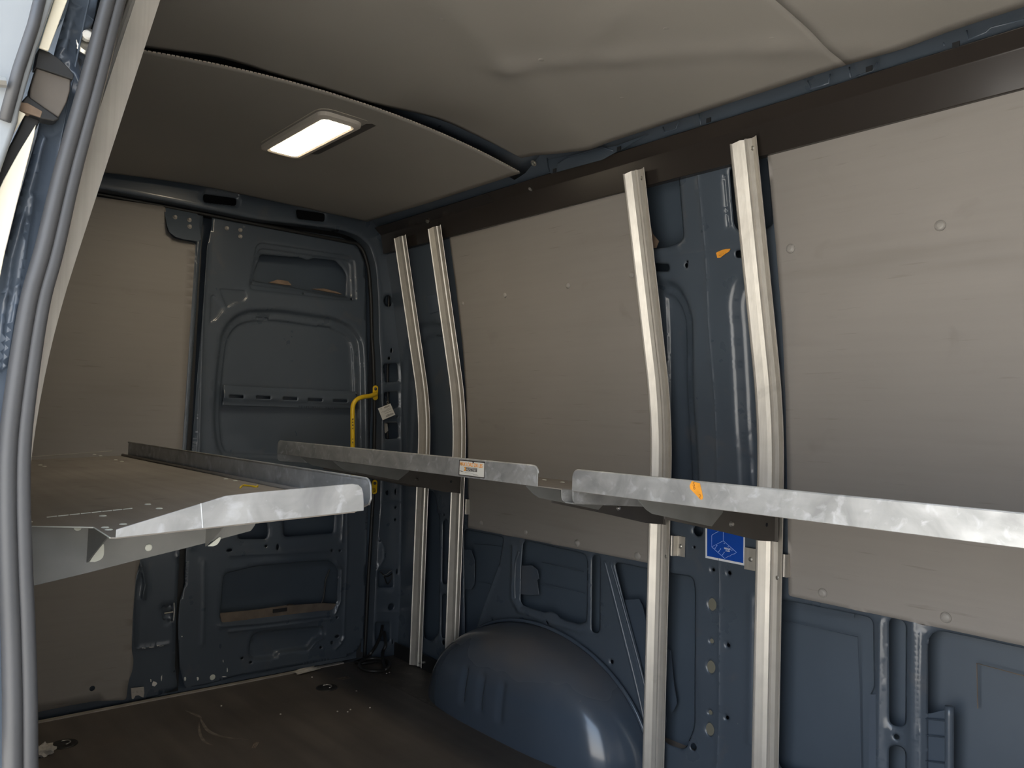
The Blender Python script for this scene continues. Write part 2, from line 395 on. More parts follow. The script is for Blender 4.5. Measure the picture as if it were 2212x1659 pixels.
R5 = rnd(S([(860, 1010), (872, 760), (890, 705), (930, 690), (975, 705), (985, 760), (1000, 1010)]), .05)
R5b = rnd(S([(875, 1010), (885, 800), (900, 735), (930, 718), (962, 725), (972, 790), (985, 1010)]), .05)
feats = [('rec', R3, .030, .030), ('rec', offl(R3, -.045), .010, .012), ('rec', R4, .030, .035), ('rec', R5, .014, .02), ('rec', R5b, .010, .014),
 ('ridge', S([(1507, 374), (1523, 540), (1530, 700), (1545, 900), (1549, 1037), (1553, 1220), (1553, 1560), (1548, 1659)]), .0022, .0035),
 ('ridge', S([(1623, 1289), (1622, 1450), (1620, 1605)]), .005, .010),
 ('ridge', S([(1400, 560), (1523, 543), (1600, 533)]), .0012, .004),
 ('rec', rnd(S([(1560, 376), (1567, 374), (1577, 490), (1570, 492)]), .01), .012, .008),
 ('ridge', S([(1110, 1180), (1108, 1290), (1122, 1318), (1180, 1340), (1255, 1362)]), .008, .010),
 ('ridge', S([(985, 1420), (1010, 1396), (1060, 1365), (1110, 1348), (1170, 1355), (1250, 1392), (1300, 1442), (1345, 1515), (1378, 1590), (1402, 1659)]), .007, .010),
 ('ridge', S([(1078, 1225), (1050, 1300), (1022, 1388)]), .006, .008),
 ('ridge', S([(1975, 1345), (1974, 1500), (1974, 1700)]), .010, .012), ('ridge', S([(1992, 1370), (1990, 1500), (1990, 1700)]), .006, .007),
 ('ridge', S([(1902, 1345), (1900, 1500), (1898, 1700)]), .004, .006),
 ('ridge', S([(944, 1100), (943, 1250), (940, 1385)]), .004, .006),
 ('rec', rnd([(1.02, 1.02 + .83), (1.25, 1.02 + .83), (1.25, 1.86), (1.02, 1.86)], .01), .001, .01),
 ('fn', lambda V: -.006 * ss((V[:, 1] - 1.80) / .02)),
]
for (u, v) in [(1538.6, 1231), (1573.6, 1238), (1536, 1385), (1571, 1394), (1533, 1539.5), (1569, 1551), (1062, 1341), (1182, 1345), (1320, 1430)]:
    feats.append(('dimple', side(u, v), .011, .005))
for (u, v) in [(1537, 1306), (1534.6, 1441), (1532, 1576)]: feats.append(('dimple', side(u, v), .02, .006))
wl = sheet('wall_left', [(0.0, -.01), (2.95, -.01), (2.95, 1.97), (0.0, 1.97)], holes, feats, lambda a, c, h: (a, YW(c) - h, c), 'paint', grid=.0155, th=.0012)
tag(wl, kind='structure')
b = MB(); b.grid(30, 24, lambda u, v: Vector((-.05 + 3.1 * u, YW(-.05 + 2.0 * v) + .075 - .02 * math.cos(v * 3), -.05 + 2.0 * v)))
sk = b.build('outer_skin', 'paint_skin', wl, smooth=True)
for l, r_ in (([(1307, 1212), (1320, 1262), (1345, 1360), (1375, 1480), (1404, 1610)], .0065), ([(1319, 1216), (1333, 1262), (1352, 1330), (1385, 1450), (1418, 1590)], .0045), ([(1122, 1190), (1114, 1220), (1113, 1290), (1121, 1312), (1150, 1328), (1176, 1334)], .006)):
    b = MB(); b.tube(bez([sidep(u, v, -.0015) for u, v in l], 8), r_, 12); b.build('pressed_bead', 'paint', wl, smooth=True)
# stamped lines on the outer skin
def skinp(u, v): return sidep(u, v, -.045)
for ln in [[(1690, 1340), (1853, 1376), (1857, 1500), (1860, 1659)], [(2212, 1460), (2110, 1433), (2112, 1530)], [(1170, 1215), (1260, 1235)], [(1170, 1262), (1262, 1282)], [(1025, 1175), (1082, 1180)], [(1000, 1250), (1060, 1262)]]:
    b = MB(); b.tube([skinp(*p) for p in ln], .0014, 6); b.build('seam_line', 'dust' if ln[0][0] > 2000 else 'paint_light', wl)
# dusty lower rail inside the cavity
b = MB(); b.prism([(1.35, 1.97, -.01), (1.35, 1.97, .07), (1.35, 2.02, .09), (1.35, 2.02, -.01)], (1.6, 0, 0)); b.prism([(.05, 1.965, -.01), (.05, 1.965, .055), (.05, 2.02, .075), (.05, 2.02, -.01)], (.42, 0, 0)); b.build('lower_rail', 'dust', wl)
# inner struts and tabs behind the openings
def plate(name, lst, off, mat, parent, th=.003, bev=0):
    q = [sidep(u, v, off) for u, v in lst]; bb = MB(); bb.prism(q, (0, th, 0)); return bb.build(name, mat, parent, bevel=bev)
plate('inner_strut', [(1343, 1296), (1380, 1294), (1388, 1310), (1396, 1345), (1402, 1345), (1440, 1560), (1430, 1610), (1412, 1570), (1392, 1500), (1362, 1375)], -.018, 'paint_dusty', wl)
plate('inner_strut', [(1440, 1400), (1448, 1405), (1454, 1470), (1462, 1520), (1452, 1540), (1440, 1500)], -.022, 'paint_dusty', wl)
plate('padding', [(1520, 1285), (1550, 1290), (1550, 1600), (1516, 1600)], -.004, 'olive', wl)
plate('bracket_tab', [(1123, 1222), (1150, 1221), (1161, 1232), (1164, 1250), (1160, 1254), (1164, 1284), (1150, 1286), (1123, 1284)], -.012, 'paint_dusty', wl, bev=.001)
plate('bracket_tab', [(998, 1188), (1017, 1188), (1025, 1210), (1024, 1262), (1018, 1273), (998, 1272)], -.016, 'paint', wl, bev=.001)
plate('bracket_tab', [(2003, 1540), (2010, 1541), (2050, 1531), (2051, 1700), (2003, 1690)], -.006, 'paint_dusty', wl, bev=.001)
b = MB(); q = [sidep(2051, 1526 + k * 18, -.002) for k in range(10)]; b.tube(q, .010, 8); b.build('bracket_bead', 'paint', wl, smooth=True)
for v in (1560, 1596, 1652):
    q = sidep(2030, v, -.003); b = MB(); b.prism([q + Vector((-.035, 0, -.004)), q + Vector((.02, 0, .006)), q + Vector((.02, -.006, .012)), q + Vector((-.03, -.003, .0))], (0, .004, 0)); b.build('bracket_rib', 'paint_dusty', wl)
plate('bracket_tab', [(1878, 1500), (1891, 1500), (1893, 1700), (1876, 1690)], .001, 'paint_light', wl)
plate('hook_plate', [(923, 640), (950, 634), (955, 670), (928, 678)], .004, 'paint_light', wl, th=.004, bev=.001)
plate('hook_plate', [(1720, 1293), (1846, 1322), (1845, 1334), (1800, 1328), (1720, 1308)], -.02, 'paint', wl)
# black skirting behind the uprights
b = MB(); b.box((.035, 1.928, .0), (.56, 1.936, .060)); bb = b.build('baseboard_left', 'black'); tag(bb, kind='structure')
# rear frame ----------------------------------------------------------
XR = .02
RF = lambda lst: [(onp(u, v, 0, XR).y, onp(u, v, 0, XR).z) for u, v in lst]
rfp = lambda u, v: (onp(u, v, 0, XR).y, onp(u, v, 0, XR).z)
dr = RF([(822, 770), (819, 732), (817, 640), (812, 575), (800, 533), (775, 510), (738, 497), (640, 484), (560, 475)])
ap = [(1.826, -.06), (1.828, .30), (1.835, .70), (1.826, 1.05)] + dr + [(.9, 1.800), (.42, 1.795), (.36, 1.76), (.30, 1.60), (.27, 1.2), (.26, .6), (.26, -.06)]
outer = [(.10, -.06), (.26, -.06)]
hl = [rnd(RF(l), .012) for l in ([(829, 787), (859, 784), (861, 824), (834, 826)], [(831, 847), (860, 845), (861, 880), (848, 884), (832, 880)], [(831, 913), (860, 912), (861, 947), (833, 949)],
      [(819, 1231), (849, 1232), (850, 1270), (817, 1270)], [(812, 1345), (843, 1345), (843, 1387), (812, 1384)])]
for (u, v, r, ry) in [(840, 650, .022, .026), (845, 1311, .014, .014), (846, 757, .004, .010), (855, 1062, .004, .012), (837, 1064, .007, .010), (841, 774, .006, .006), (855, 1096, .005, .005), (854, 1123, .005, .005), (811, 1168, .003, .003), (821, 1169, .003, .003), (858, 1235, .003, .012), (849, 1386, .002, .010), (858, 900, .004, .005)]:
    hl.append(circ(rfp(u, v), r, 12, ry))
hl.append(rnd(RF([(440, 418), (513, 428), (512, 444), (441, 436)]), .012)); hl.append(rnd(RF([(640, 452), (703, 461), (702, 479), (643, 472)]), .012))
hh = [( .262, -.0599)]
rear_out = [(.10, -.06), (2.02, -.06), (2.02, 1.3), (1.95, 1.72), (1.86, 1.86), (1.7, 1.95), (.4, 1.95), (.2, 1.80), (.12, 1.4)]
apc = [(y, max(z, -.045)) for y, z in ap]
rf = [('ridge', RF([(823, 1090), (817, 1160), (829, 1180), (829, 1205), (806, 1245), (803, 1300), (800, 1400)]), .005, .006), ('ridge', RF([(866, 480 + 60), (867, 800), (866, 1100), (862, 1400)]), .005, .006),
      ('ridge', RF([(840, 540), (852, 600), (860, 700)]), .004, .005), ('ridge', RF([(797, 1322), (862, 1322)]), .003, .005), ('ridge', RF([(813, 1082), (866, 1083)]), .002, .004),
      ('rec', rnd(RF([(440, 405), (520, 416), (520, 450), (436, 440)]), .02), .004, .008)]
wr = sheet('wall_rear', rear_out, [rnd(apc, .02)] + hl, rf, lambda a, c, h: (XR + h, a, c), 'paint', grid=.016)
tag(wr, kind='structure')
# aperture return flange and weather seal
apl = [Vector((XR, y, z)) for y, z in rnd(apc, .03)]
b = MB(); n = len(apl); b.add(apl + [p + Vector((-.05, 0, 0)) for p in apl], [(i, (i + 1) % n, n + (i + 1) % n, n + i) for i in range(n)]); b.build('aperture_flange', 'paint', wr, smooth=True)
ctr = Vector((0, 1.05, .9))
b = MB(); b.tube([Vector((-.030, p.y - .006 * (1 if p.y > 1.05 else -1), min(p.z, 1.80) - .006)) for p in apl], .008, 8, closed=True); b.build('weather_seal', 'black', wr, smooth=True)
b = MB(); b.box((-.135, .06, -.12), (-.130, 2.10, 2.0)); b.build('outer_shell', 'void', wr)
b = MB(); b.box((-.10, 1.842, .0), (-.045, 2.0, 1.85))
b.build('pillar_cavity', 'paint_skin', wr)
# ------------------------------------------------------------------ rear doors
XD = -.035
D = lambda lst: [(onp(u, v, 0, XD).y, onp(u, v, 0, XD).z) for u, v in lst]
dp = lambda u, v: (onp(u, v, 0, XD).y, onp(u, v, 0, XD).z)
d2 = D([(458, 470), (458, 486), (447, 533), (415, 966), (402, 1183), (400, 1262), (388, 1300), (384, 1345), (388, 1440), (400, 1486), (440, 1480), (515, 1459), (640, 1438), (745, 1420), (772, 1405), (783, 1380), (788, 1320), (792, 1200), (797, 1000), (794, 830), (790, 600), (786, 560), (770, 530), (738, 513), (600, 490), (520, 479)])
h1 = rnd(D([(566, 548), (655, 556), (668, 562), (680, 556), (728, 562), (745, 580), (752, 594), (750, 640), (738, 640), (645, 622), (552, 606), (549, 598)]), .012)
h2 = rnd(D([(484, 1240), (552, 1224), (635, 1216), (714, 1211), (731, 1230), (728, 1303), (718, 1318), (702, 1318), (564, 1334), (481, 1345), (476, 1334)]), .02)
h4 = rnd(D([(530, 1125), (577, 1126), (580, 1150), (576, 1165), (515, 1165), (517, 1130)]), .012)
h5 = rnd(D([(612, 1118), (723, 1110), (721, 1152), (614, 1160)]), .015)
dh = [h1, h2, h4, h5]
for (u, v, r, ry) in [(575, 1180, .004, .004), (600, 1182, .005, .012), (735, 1190, .004, .004), (717, 1190, .005, .005), (496, 1189, .011, .005), (728, 1334, .004, .004), (728, 1375, .010, .006), (717, 1388, .006, .006), (693, 1399, .005, .006), (523, 1422, .005, .004), (542, 1431, .005, .004), (545, 612, .004, .004), (657, 633, .004, .004), (761, 646, .004, .004)]:
    dh.append(circ(dp(u, v), r, 12, ry))
R1 = rnd(D([(464, 960), (458, 900), (466, 790), (476, 715), (500, 682), (535, 666), (600, 665), (725, 683), (765, 703), (786, 735), (790, 800), (792, 985), (780, 1010), (480, 995)]), .05)
R1b = rnd(D([(480, 960), (474, 900), (482, 800), (490, 735), (508, 703), (540, 690), (600, 688), (720, 706), (752, 720), (768, 745), (772, 842), (775, 975), (765, 992), (490, 982)]), .045)
R2 = rnd(D([(552, 530), (563, 522), (752, 550), (768, 562), (773, 652), (742, 650), (540, 627), (537, 610)]), .02)
R2b = rnd(D([(557, 540), (566, 534), (748, 558), (760, 570), (763, 645), (742, 644), (545, 617), (543, 606)]), .02)
H3 = rnd(D([(547, 1368), (570, 1362), (699, 1351), (704, 1362), (702, 1377), (682, 1386), (668, 1405), (604, 1412), (595, 1423), (576, 1426), (547, 1428), (538, 1420), (536, 1405), (540, 1380)]), .012)
df = [('rec', R1, .020, .020), ('rec', R1b, .008, .010), ('rec', R2, .006, .008), ('rec', R2b, .006, .008), ('rec', H3, .018, .012),
      ('rec', rnd(D([(472, 622), (530, 626), (537, 640), (528, 652), (500, 660), (490, 668), (478, 640)]), .01), .003, .006),
      ('rec', rnd(D([(453, 640), (462, 634), (487, 665), (470, 690), (452, 700)]), .01), .003, .006),
      ('rec', rnd(D([(556, 682), (586, 685), (586, 693), (556, 690)]), .006), .006, .005), ('rec', rnd(D([(690, 700), (720, 705), (720, 711), (690, 707)]), .006), .006, .005),
      ('ridge', D([(447, 490), (437, 700), (430, 966), (415, 1180)]), .006, .006),
      ('ridge', D([(500, 1199), (600, 1195), (710, 1190)]), .004, .006), ('ridge', D([(478, 1352), (560, 1346), (712, 1328)]), .006, .007), ('ridge', D([(495, 1364), (600, 1352), (715, 1337)]), .004, .005),
      ('ridge', D([(738, 1000), (742, 1100), (738, 1168)]), .005, .005), ('ridge', D([(728, 1215), (737, 1230), (735, 1300), (724, 1325)]), .006, .005),
      ('ridge', D([(724, 1402), (736, 1390), (742, 1376)]), .006, .005), ('ridge', D([(750, 1050), (749, 1200), (742, 1380)]), .003, .005), ('ridge', D([(440, 1215), (440, 1300), (437, 1390)]), .004, .008),
      ('ridge', D([(668, 1402), (682, 1384), (700, 1376)]), .006, .006)]
do2 = sheet('door_2', d2, dh, df, lambda a, c, h: (XD + h, a, c), 'paint', grid=.013)
tag(do2, kind='structure')
# reinforcement rail across the door recess
q = D([(487, 835), (770, 846), (769, 881), (481, 874)])
XB = XD - .004
q1 = [(onp(u, v, 0, XB).y, onp(u, v, 0, XB).z) for u, v in [(483, 832), (771, 846), (769, 884), (480, 876)]]
slots = [rnd([(onp(u + a, v + c, 0, XB).y, onp(u + a, v + c, 0, XB).z) for a, c in ((-15, -3.5), (15, -2.5), (15, 3.5), (-15, 2.5))], .004) for u, v in [(509, 857), (567, 858.6), (625, 861), (679, 864), (733, 866)]]
cy = lambda y: float(np.interp(y, [q1[0][0], q1[1][0]], [(q1[0][1] + q1[3][1]) / 2, (q1[1][1] + q1[2][1]) / 2]))
sheet('door_reinforcement', q1, slots, [('fn', lambda V: .010 * np.exp(-((V[:, 1] - np.array([cy(y) for y in V[:, 0]])) / .018) ** 4))], lambda a, c, h: (XB + h, a, c), 'paint', grid=.010, parent=do2, lip=.003, lipw=.005)
# outer skin of the door and dusty ledges in its openings
b = MB(); b.box((-.125, .97, -.03), (-.118, 1.83, 1.80)); b.build('door_skin', 'paint_skin', do2)
q = D([(476, 1324), (560, 1316), (620, 1307), (700, 1301), (730, 1303), (722, 1320), (564, 1337), (481, 1347)])
b = MB(); b.prism([(XD - .004, y, z - .004) for y, z in q], (-.012, 0, 0)); b.build('door_ledge', 'dust', do2)
b = MB(); p0 = onp(590, 1322, 0, XD); p1 = onp(620, 1318, 0, XD); b.box((XD - .006, p0.y, p0.z - .004), (XD + .001, p1.y, p0.z + .010)); b.build('ledge_recess', 'void', do2)
b = MB(); b.tube(bez([onp(u, v, 0, XD - .008) for u, v in [(712, 1230), (703, 1255), (700, 1285), (692, 1305), (670, 1312), (640, 1308), (622, 1307), (615, 1320)]]), .0035, 8); b.build('door_wire', 'cable', do2, smooth=True)
for l in ([(582, 616), (600, 610), (622, 613), (630, 622), (615, 621)], [(675, 630), (700, 629), (730, 637), (740, 642)]):
    q = [onp(u, v - 6, 0, XD - .006) for u, v in l]; b = MB(); b.prism(q, (-.015, 0, 0)); b.build('foam_patch', 'foam', do2)
b = MB(); 
for (u, v) in [(490, 493), (519, 497), (519, 511)]: bolt('hinge_bolt', onp(u, v, 0, XD + .002), (1, 0, 0), BOLT, 'greycap', do2, 1.1)
b.tube([onp(501, 471, 0, XD + .004), onp(530, 476, 0, XD + .004)], .004, 8); b.build('latch_bar', 'chrome', do2)
# chips of bare metal at the foot of the doors
for (u, v, a, c) in [(484, 1462, 9, 1.6), (491, 1448, 1.5, 7), (400, 1467, 3, 6), (427, 1466, 3, 5), (482, 1428, 1, 4), (437, 1370, 3, 4), (393, 1375, 2, 2)]:
    q = [onp(u + a * math.cos(t) * random.uniform(.5, 1), v + c * math.sin(t) * random.uniform(.5, 1), 0, XD + .0012) for t in [k * PI / 4 for k in range(8)]]
    bb = MB(); bb.prism(q, (-.001, 0, 0)); bb.build('paint_chip', 'white' if c < 6 else 'palecap', do2)
bolt('door_stop', onp(459, 1463, 0, XD), (1, 0, 0), CAPP, 'palecap', do2, 1.2)
# left rear door with liner
d1 = [(.27, -.02), (.955, .0)] + D([(384, 1486), (378, 1440), (380, 1340), (388, 1190), (403, 966), (427, 620), (436, 500), (440, 455)]) + [(.27, 1.79)]
m1 = [('ridge', D([(302, 1216), (291, 1260), (286, 1330), (286, 1395)]), .008, .006), ('ridge', D([(304, 1220), (313, 1262), (307, 1290)]), .010, .006),
      ('rec', rnd(D([(348, 1308), (374, 1302), (374, 1345), (350, 1340)]), .01), .010, .008), ('ridge', D([(300, 1402), (362, 1392)]), .0015, .003), ('ridge', D([(428, 520), (400, 966), (385, 1200)]), .004, .005)]
do1 = sheet('door_1', d1, [], m1, lambda a, c, h: (XD + h, a, c), 'paint', grid=.018); tag(do1, kind='structure')
lin = [(.30, .035)] + D([(78, 1536), (150, 1521), (203, 1512), (270, 1510), (275, 1470), (284, 1445), (286, 1422), (282, 1402), (284, 1340), (291, 1246), (300, 1212), (305, 1180), (370, 1176), (377, 1150), (391, 966), (420, 526), (372, 516), (358, 498), (355, 448), (230, 430)]) + [(.45, 1.76), (.30, 1.74)]
o = sheet('liner_panel', rnd(lin, .012), [circ(dp(197, 1485), .009, 12)], [], lambda a, c, h: (XD + .014 + h, a, c), 'liner', grid=.03, th=.004, parent=do1, lip=.001, lipw=.003)
q = [onp(u, v, 0, XD + .004) for u, v in [(352, 444), (425, 453), (428, 520), (420, 525), (388, 520), (372, 515), (360, 505), (356, 490)]]
zt_ = max(p.z for p in q); q = [p + Vector((-.30 * (p.z - zt_) * -1 * -1 + 0, 0, 0)) for p in q]
b = MB(); b.prism(q, (-.003, 0, 0)); hp_ = b.build('hinge_plate', 'paint_skin', do1, bevel=.0006)
for (u, v) in [(375, 471), (406, 477), (405, 492)]:
    p_ = onp(u, v, 0, XD + .004); p_.x -= .30 * (p_.z - zt_); bolt('hinge_bolt', p_, (1, 0, .3), BOLT, 'greycap', hp_, 1.1)
b = MB(); b.tube([onp(382, 449, 0, XD + .004), onp(413, 455, 0, XD + .004)], .004, 8); b.build('latch_bar', 'chrome', do1)
b = MB(); b.tube([onp(u, v, 0, XD + .010) for u, v in [(376, 1302), (377, 1320), (375, 1340)]], .003, 8); b.tube([onp(355, 1325, 0, XD + .008), onp(374, 1322, 0, XD + .010)], .003, 8); b.build('latch_hook', 'chrome', do1)
b = MB(); b.box((XD - .02, .965, .0), (XD - .015, 1.04, 1.79)); b.build('centre_seal', 'black', do1)
q = [onp(u, v, 0, XD + .022) for u, v in [(283, 1487), (311, 1484), (312, 1497), (310, 1507), (305, 1505), (299, 1502), (293, 1503), (289, 1510), (285, 1510)]]
b = MB(); b.prism(q, (-.004, 0, 0)); lp = b.build('latch_plate', 'greycap', do1, bevel=.0006)
for (u, v) in [(288.5, 1495), (297, 1494), (307, 1492)]: bolt('plate_screw', onp(u, v, 0, XD + .022), (1, 0, 0), RIV, 'greycap', lp, .5)
for (u, v, a, c) in [(334, 1476, 8, 8), (349, 1465, 2, 10), (327, 1398, 10, 1.4), (345, 1395, 10, 1.6), (312, 1400, 6, 1.0), (326, 1470, 2, 4)]:
    q = [onp(u + a * math.cos(t) * random.uniform(.4, 1), v + c * math.sin(t) * random.uniform(.4, 1), 0, XD + .0012) for t in [k * PI / 4 for k in range(8)]]
    bb = MB(); bb.prism(q, (-.001, 0, 0)); bb.build('paint_chip', 'white', do1)
# ------------------------------------------------------------------ ceiling
def ZC(y, x=2.):
    f = 1.915 - .052 * ((y - 1.05) / .65) ** 2; g = 1.872 - .034 * max(0, (1.05 - y) / .45) ** 1.5; t = float(ss(np.array((x - .06) / .56)))
    return g * (1 - t) + f * t
rf_ = MB(); rf_.grid(12, 30, lambda u, v: Vector((-.16 + 3.7 * u, .06 + 1.98 * v, 2.00 - .14 * abs(v * 2 - 1) ** 3)))
ce = rf_.build('ceiling', 'paint', smooth=True, solid=.003, soff=0); tag(ce, kind='structure')
def cpanel(name, x0, x1, fz, label, y0=.43, y1=1.675, e0=None):
    def fn(u, v):
        y = y0 + (y1 - y0) * v; xa = x0(y) if callable(x0) else x0; xb = x1(y) if callable(x1) else x1
        x = xa + (xb - xa) * u; return Vector((x, y, fz(x, y)))
    bb = MB(); bb.grid(60, 50, fn); o_ = bb.build(name, 'ceil', smooth=True, solid=.003, soff=1)
    return tag(o_, label, 'ceiling panel', 'taupe ceiling panels')
def sid(y): return .012 * math.exp(-((y - .43) / .05) ** 2)
p_r = cpanel('ceiling_panel', .085, lambda y: 1.085 - .02 * ((y - 1.05) / .6) ** 2, lambda x, y: ZC(y, x) - .002, 'rear taupe ceiling panel holding the lit lamp')
def fold(x, y, a, b_, w):
    a = np.array(a); b_ = np.array(b_); ab = b_ - a; p = np.array([x, y]); t = np.clip((p - a) @ ab / (ab @ ab), 0, 1); return math.exp(-(np.linalg.norm(p - a - t * ab) / w) ** 2)
def zmid(x, y):
    z = ZC(y) + .004 + math.exp(-((x - 1.05) / .20) ** 2) * (.008 + .036 * float(ss(np.array((y - 1.05) / .35))) + .010 * math.exp(-((y - .68) / .10) ** 2))
    for (A, B, w, h) in CREASE: z -= 1.35 * h * fold(x, y, A, B, w)
    return z
cz = lambda u, v: tuple(onp(u, v, 2, 1.90))[:2]
CREASE = [(cz(1095, 152), cz(1330, 128), .035, .004), (cz(1330, 128), cz(1680, 88), .035, .004), (cz(1680, 88), cz(2212, 52), .04, .004), (cz(1095, 152), cz(930, 0), .05, .005), (cz(1095, 152), cz(1290, 310), .05, .004), (cz(1220, 140), cz(1340, 40), .03, .003)]
XS = 2.165
p_m = cpanel('ceiling_panel', lambda y: 1.076 - .02 * ((y - 1.05) / .6) ** 2, XS - .0003, zmid, 'large middle taupe ceiling panel with creases, in front of the lamp panel')
p_f = cpanel('ceiling_panel', XS + .0003, XF - .02, zmid, 'front taupe ceiling panel beyond the thin pale seam, at the top right')
b = MB(); b.tube([Vector((XS, y, zmid(XS, y) - .0002)) for y in np.linspace(.44, 1.672, 60)], .0013, 6); b.build('panel_seam', 'ceil_edge', p_m, smooth=True)
# stitched pale edge of rear panel
eb = MB(); e = [Vector((1.085 - .02 * ((y - 1.05) / .6) ** 2, y, ZC(y) - .003)) for y in np.linspace(.44, 1.672, 120)]
for k in range(0, 119): eb.prism([e[k] + Vector((-.001, 0, -.0006)), e[k] + Vector((.002, 0, -.0006)), e[k] + Vector((.002, 0, .0022)), e[k] + Vector((-.001, 0, .0022))], (e[k + 1] - e[k]) * (.72 if k % 1 == 0 else 1))
eb.build('stitched_edge', 'ceil_edge', p_r)
for (pn, l) in ((p_m, [(957, 39), (1170, 129), (1345, 211), (1440, 60), (1668, 83)]), (p_r, [(1029, 331), (865, 275)])):
    for (u, v) in l:
        z = 1.9
        for _ in range(6):
            q = onp(u, v, 2, z); z = (zmid(q.x, q.y) if pn is p_m else ZC(q.y, q.x) - .002) - .0005
        bolt('trim_clip', onp(u, v, 2, z), (0, 0, -1), CAPP, 'ceil', pn, 1.15, 18)
# roof bow between the panels
b = MB(); b.grid(2, 30, lambda u, v: Vector((.96 + .24 * u, .40 + 1.34 * v, ZC(.40 + 1.34 * v) + .02 + .055 * u))); b.build('roof_bow', 'paint', ce, smooth=True, solid=.003)
sb = bolt('roof_bow_bolt', onp(1153, 352, 1, 1.700), (0, -.7, -.7), [(.011, 0), (.011, .002), (.007, .003), (.007, .006), (.003, .006), (.003, .003), (0, .003)], 'chrome', ce)
# ------------------------------------------------------------------ passenger side and outside
def YR(z): return 2.1 - YW(z)
def ji(z): return float(np.interp(z, [-.1, .5, .82, .93, 1.0, 1.06, 1.14, 1.25, 1.41, 1.55, 1.8, 1.96], [.19, .195, .178, .168, .165, .165, .173, .188, .206, .222, .26, .28]))
b = MB(); b.grid(20, 40, lambda u, v: Vector((-.05 + 1.80 * u, YR(1.96 * v), 1.96 * v)))
b.grid(1, 40, lambda u, v: Vector((1.75 + .187 * u, YR(1.96 * v) * (1 - u) + u * (ji(1.96 * v) - .01), 1.96 * v)))
w2 = b.build('wall_right', 'paint', smooth=True, solid=.002, soff=0); tag(w2, kind='structure')
# header above the sliding door opening and front part
b = MB(); b.prism([(1.93, .30, 1.76), (1.93, YR(1.96), 1.96), (1.93, .10, 1.98), (1.93, .10, 1.80)], (XF - 1.93, 0, 0)); b.build('door_header', 'paint', w2)
b = MB(); b.box((3.15, .08, -.05), (XF, .20, 1.96)); b.build('front_pillar', 'paint', w2)
b = MB(); b.box((XF, .08, -.05), (XF + .03, 2.05, 2.0)); wf = b.build('wall_front', 'liner'); tag(wf, kind='structure')
# rear jamb of the sliding door opening: a ridged painted pillar
XJ = 1.935
J = lambda lst: [(onp(u, v, 0, XJ).y, onp(u, v, 0, XJ).z) for u, v in lst]
jo = [(.045, -.1)] + [(ji(z), z) for z in (-.1, .5, .82, .93, 1.0, 1.06, 1.14, 1.25, 1.41, 1.55, 1.8, 1.96)] + [(.20, 1.96)] + J([(158, -90), (150, 0), (118, 110), (79, 294), (37, 439), (12, 540)]) + [(.098, 1.14), (.080, 1.0), (.075, .80), (.07, .5)]
ju = [('ridge', J([(92, 300), (55, 430), (22, 560), (4, 680), (-8, 800)]), .007, .004), ('ridge', J([(118, 290), (92, 305), (84, 330), (78, 380), (60, 460), (46, 478), (42, 500), (45, 520), (26, 620), (8, 640)]), .004, .004),
      ('ridge', J([(150, 20), (140, 90), (120, 150)]), .006, .004), ('ridge', J([(170, 20), (148, 70), (138, 110), (150, 140), (170, 180)]), .006, .004), ('ridge', J([(70, 430), (50, 560), (35, 640), (12, 790)]), .005, .003),
      ('rec', rnd(J([(176, 62), (215, 40), (196, 150), (178, 172), (160, 105)]), .006), .012, .006)]
jb = sheet('rear_jamb', jo, [], ju, lambda a, c, h: (XJ + h, a, c), 'paint_light', grid=.012, parent=w2)
# galvanised paint patches of the jamb and the striker bolt
q = [onp(u, v, 0, XJ - .008) for u, v in J([(0, 0)]) and [(172, 75), (210, 44), (190, 160), (178, 168), (161, 110)]]
stp = empty('door_striker', onp(186, 90, 0, XJ - .003), 'round chromed striker socket in the pale recess of the door jamb', 'striker')
b = MB(); b.lathe(onp(188, 92, 0, XJ - .010), (1, 0, 0), [(.017, 0), (.017, .004), (.013, .006), (.012, .001), (.006, .0), (0, .0)], 20); b.build('socket', 'chrome', stp)
bolt('pin', onp(186, 80, 0, XJ - .006), (1, .0, 0), [(.006, 0), (.006, .008), (.004, .010), (0, .010)], 'white', stp)
# weatherstrip
sl = bez([onp(u, v, 0, 1.955) for u, v in [(285, -130), (246, 0), (197, 189), (147, 371), (107, 540), (77, 650), (52, 801), (34, 952), (31, 1080), (35, 1231), (40, 1352), (44, 1500), (45, 1659), (46, 1800)]], 8)
sf = [float(np.interp(p.z, [.4, .9, 1.2, 1.6], [.80, .72, .66, .56])) for p in sl]
b = MB(); v1 = [p + Vector((.005, -.0115 * f, 0)) for p, f in zip(sl, sf)]; v2 = [p + Vector((0, .0095 * f, 0)) for p, f in zip(sl, sf)]
b.tube(v1, [.0135 * f for f in sf], 14); b.tube(v2, [.0135 * f for f in sf], 14); b.tube([p + Vector((-.010, 0, 0)) for p in sl], [.016 * f for f in sf], 10)
so = b.build('door_seal', 'rubber', smooth=True); tag(so, 'grey double-lobed rubber seal running up the edge of the side opening', 'door seal')
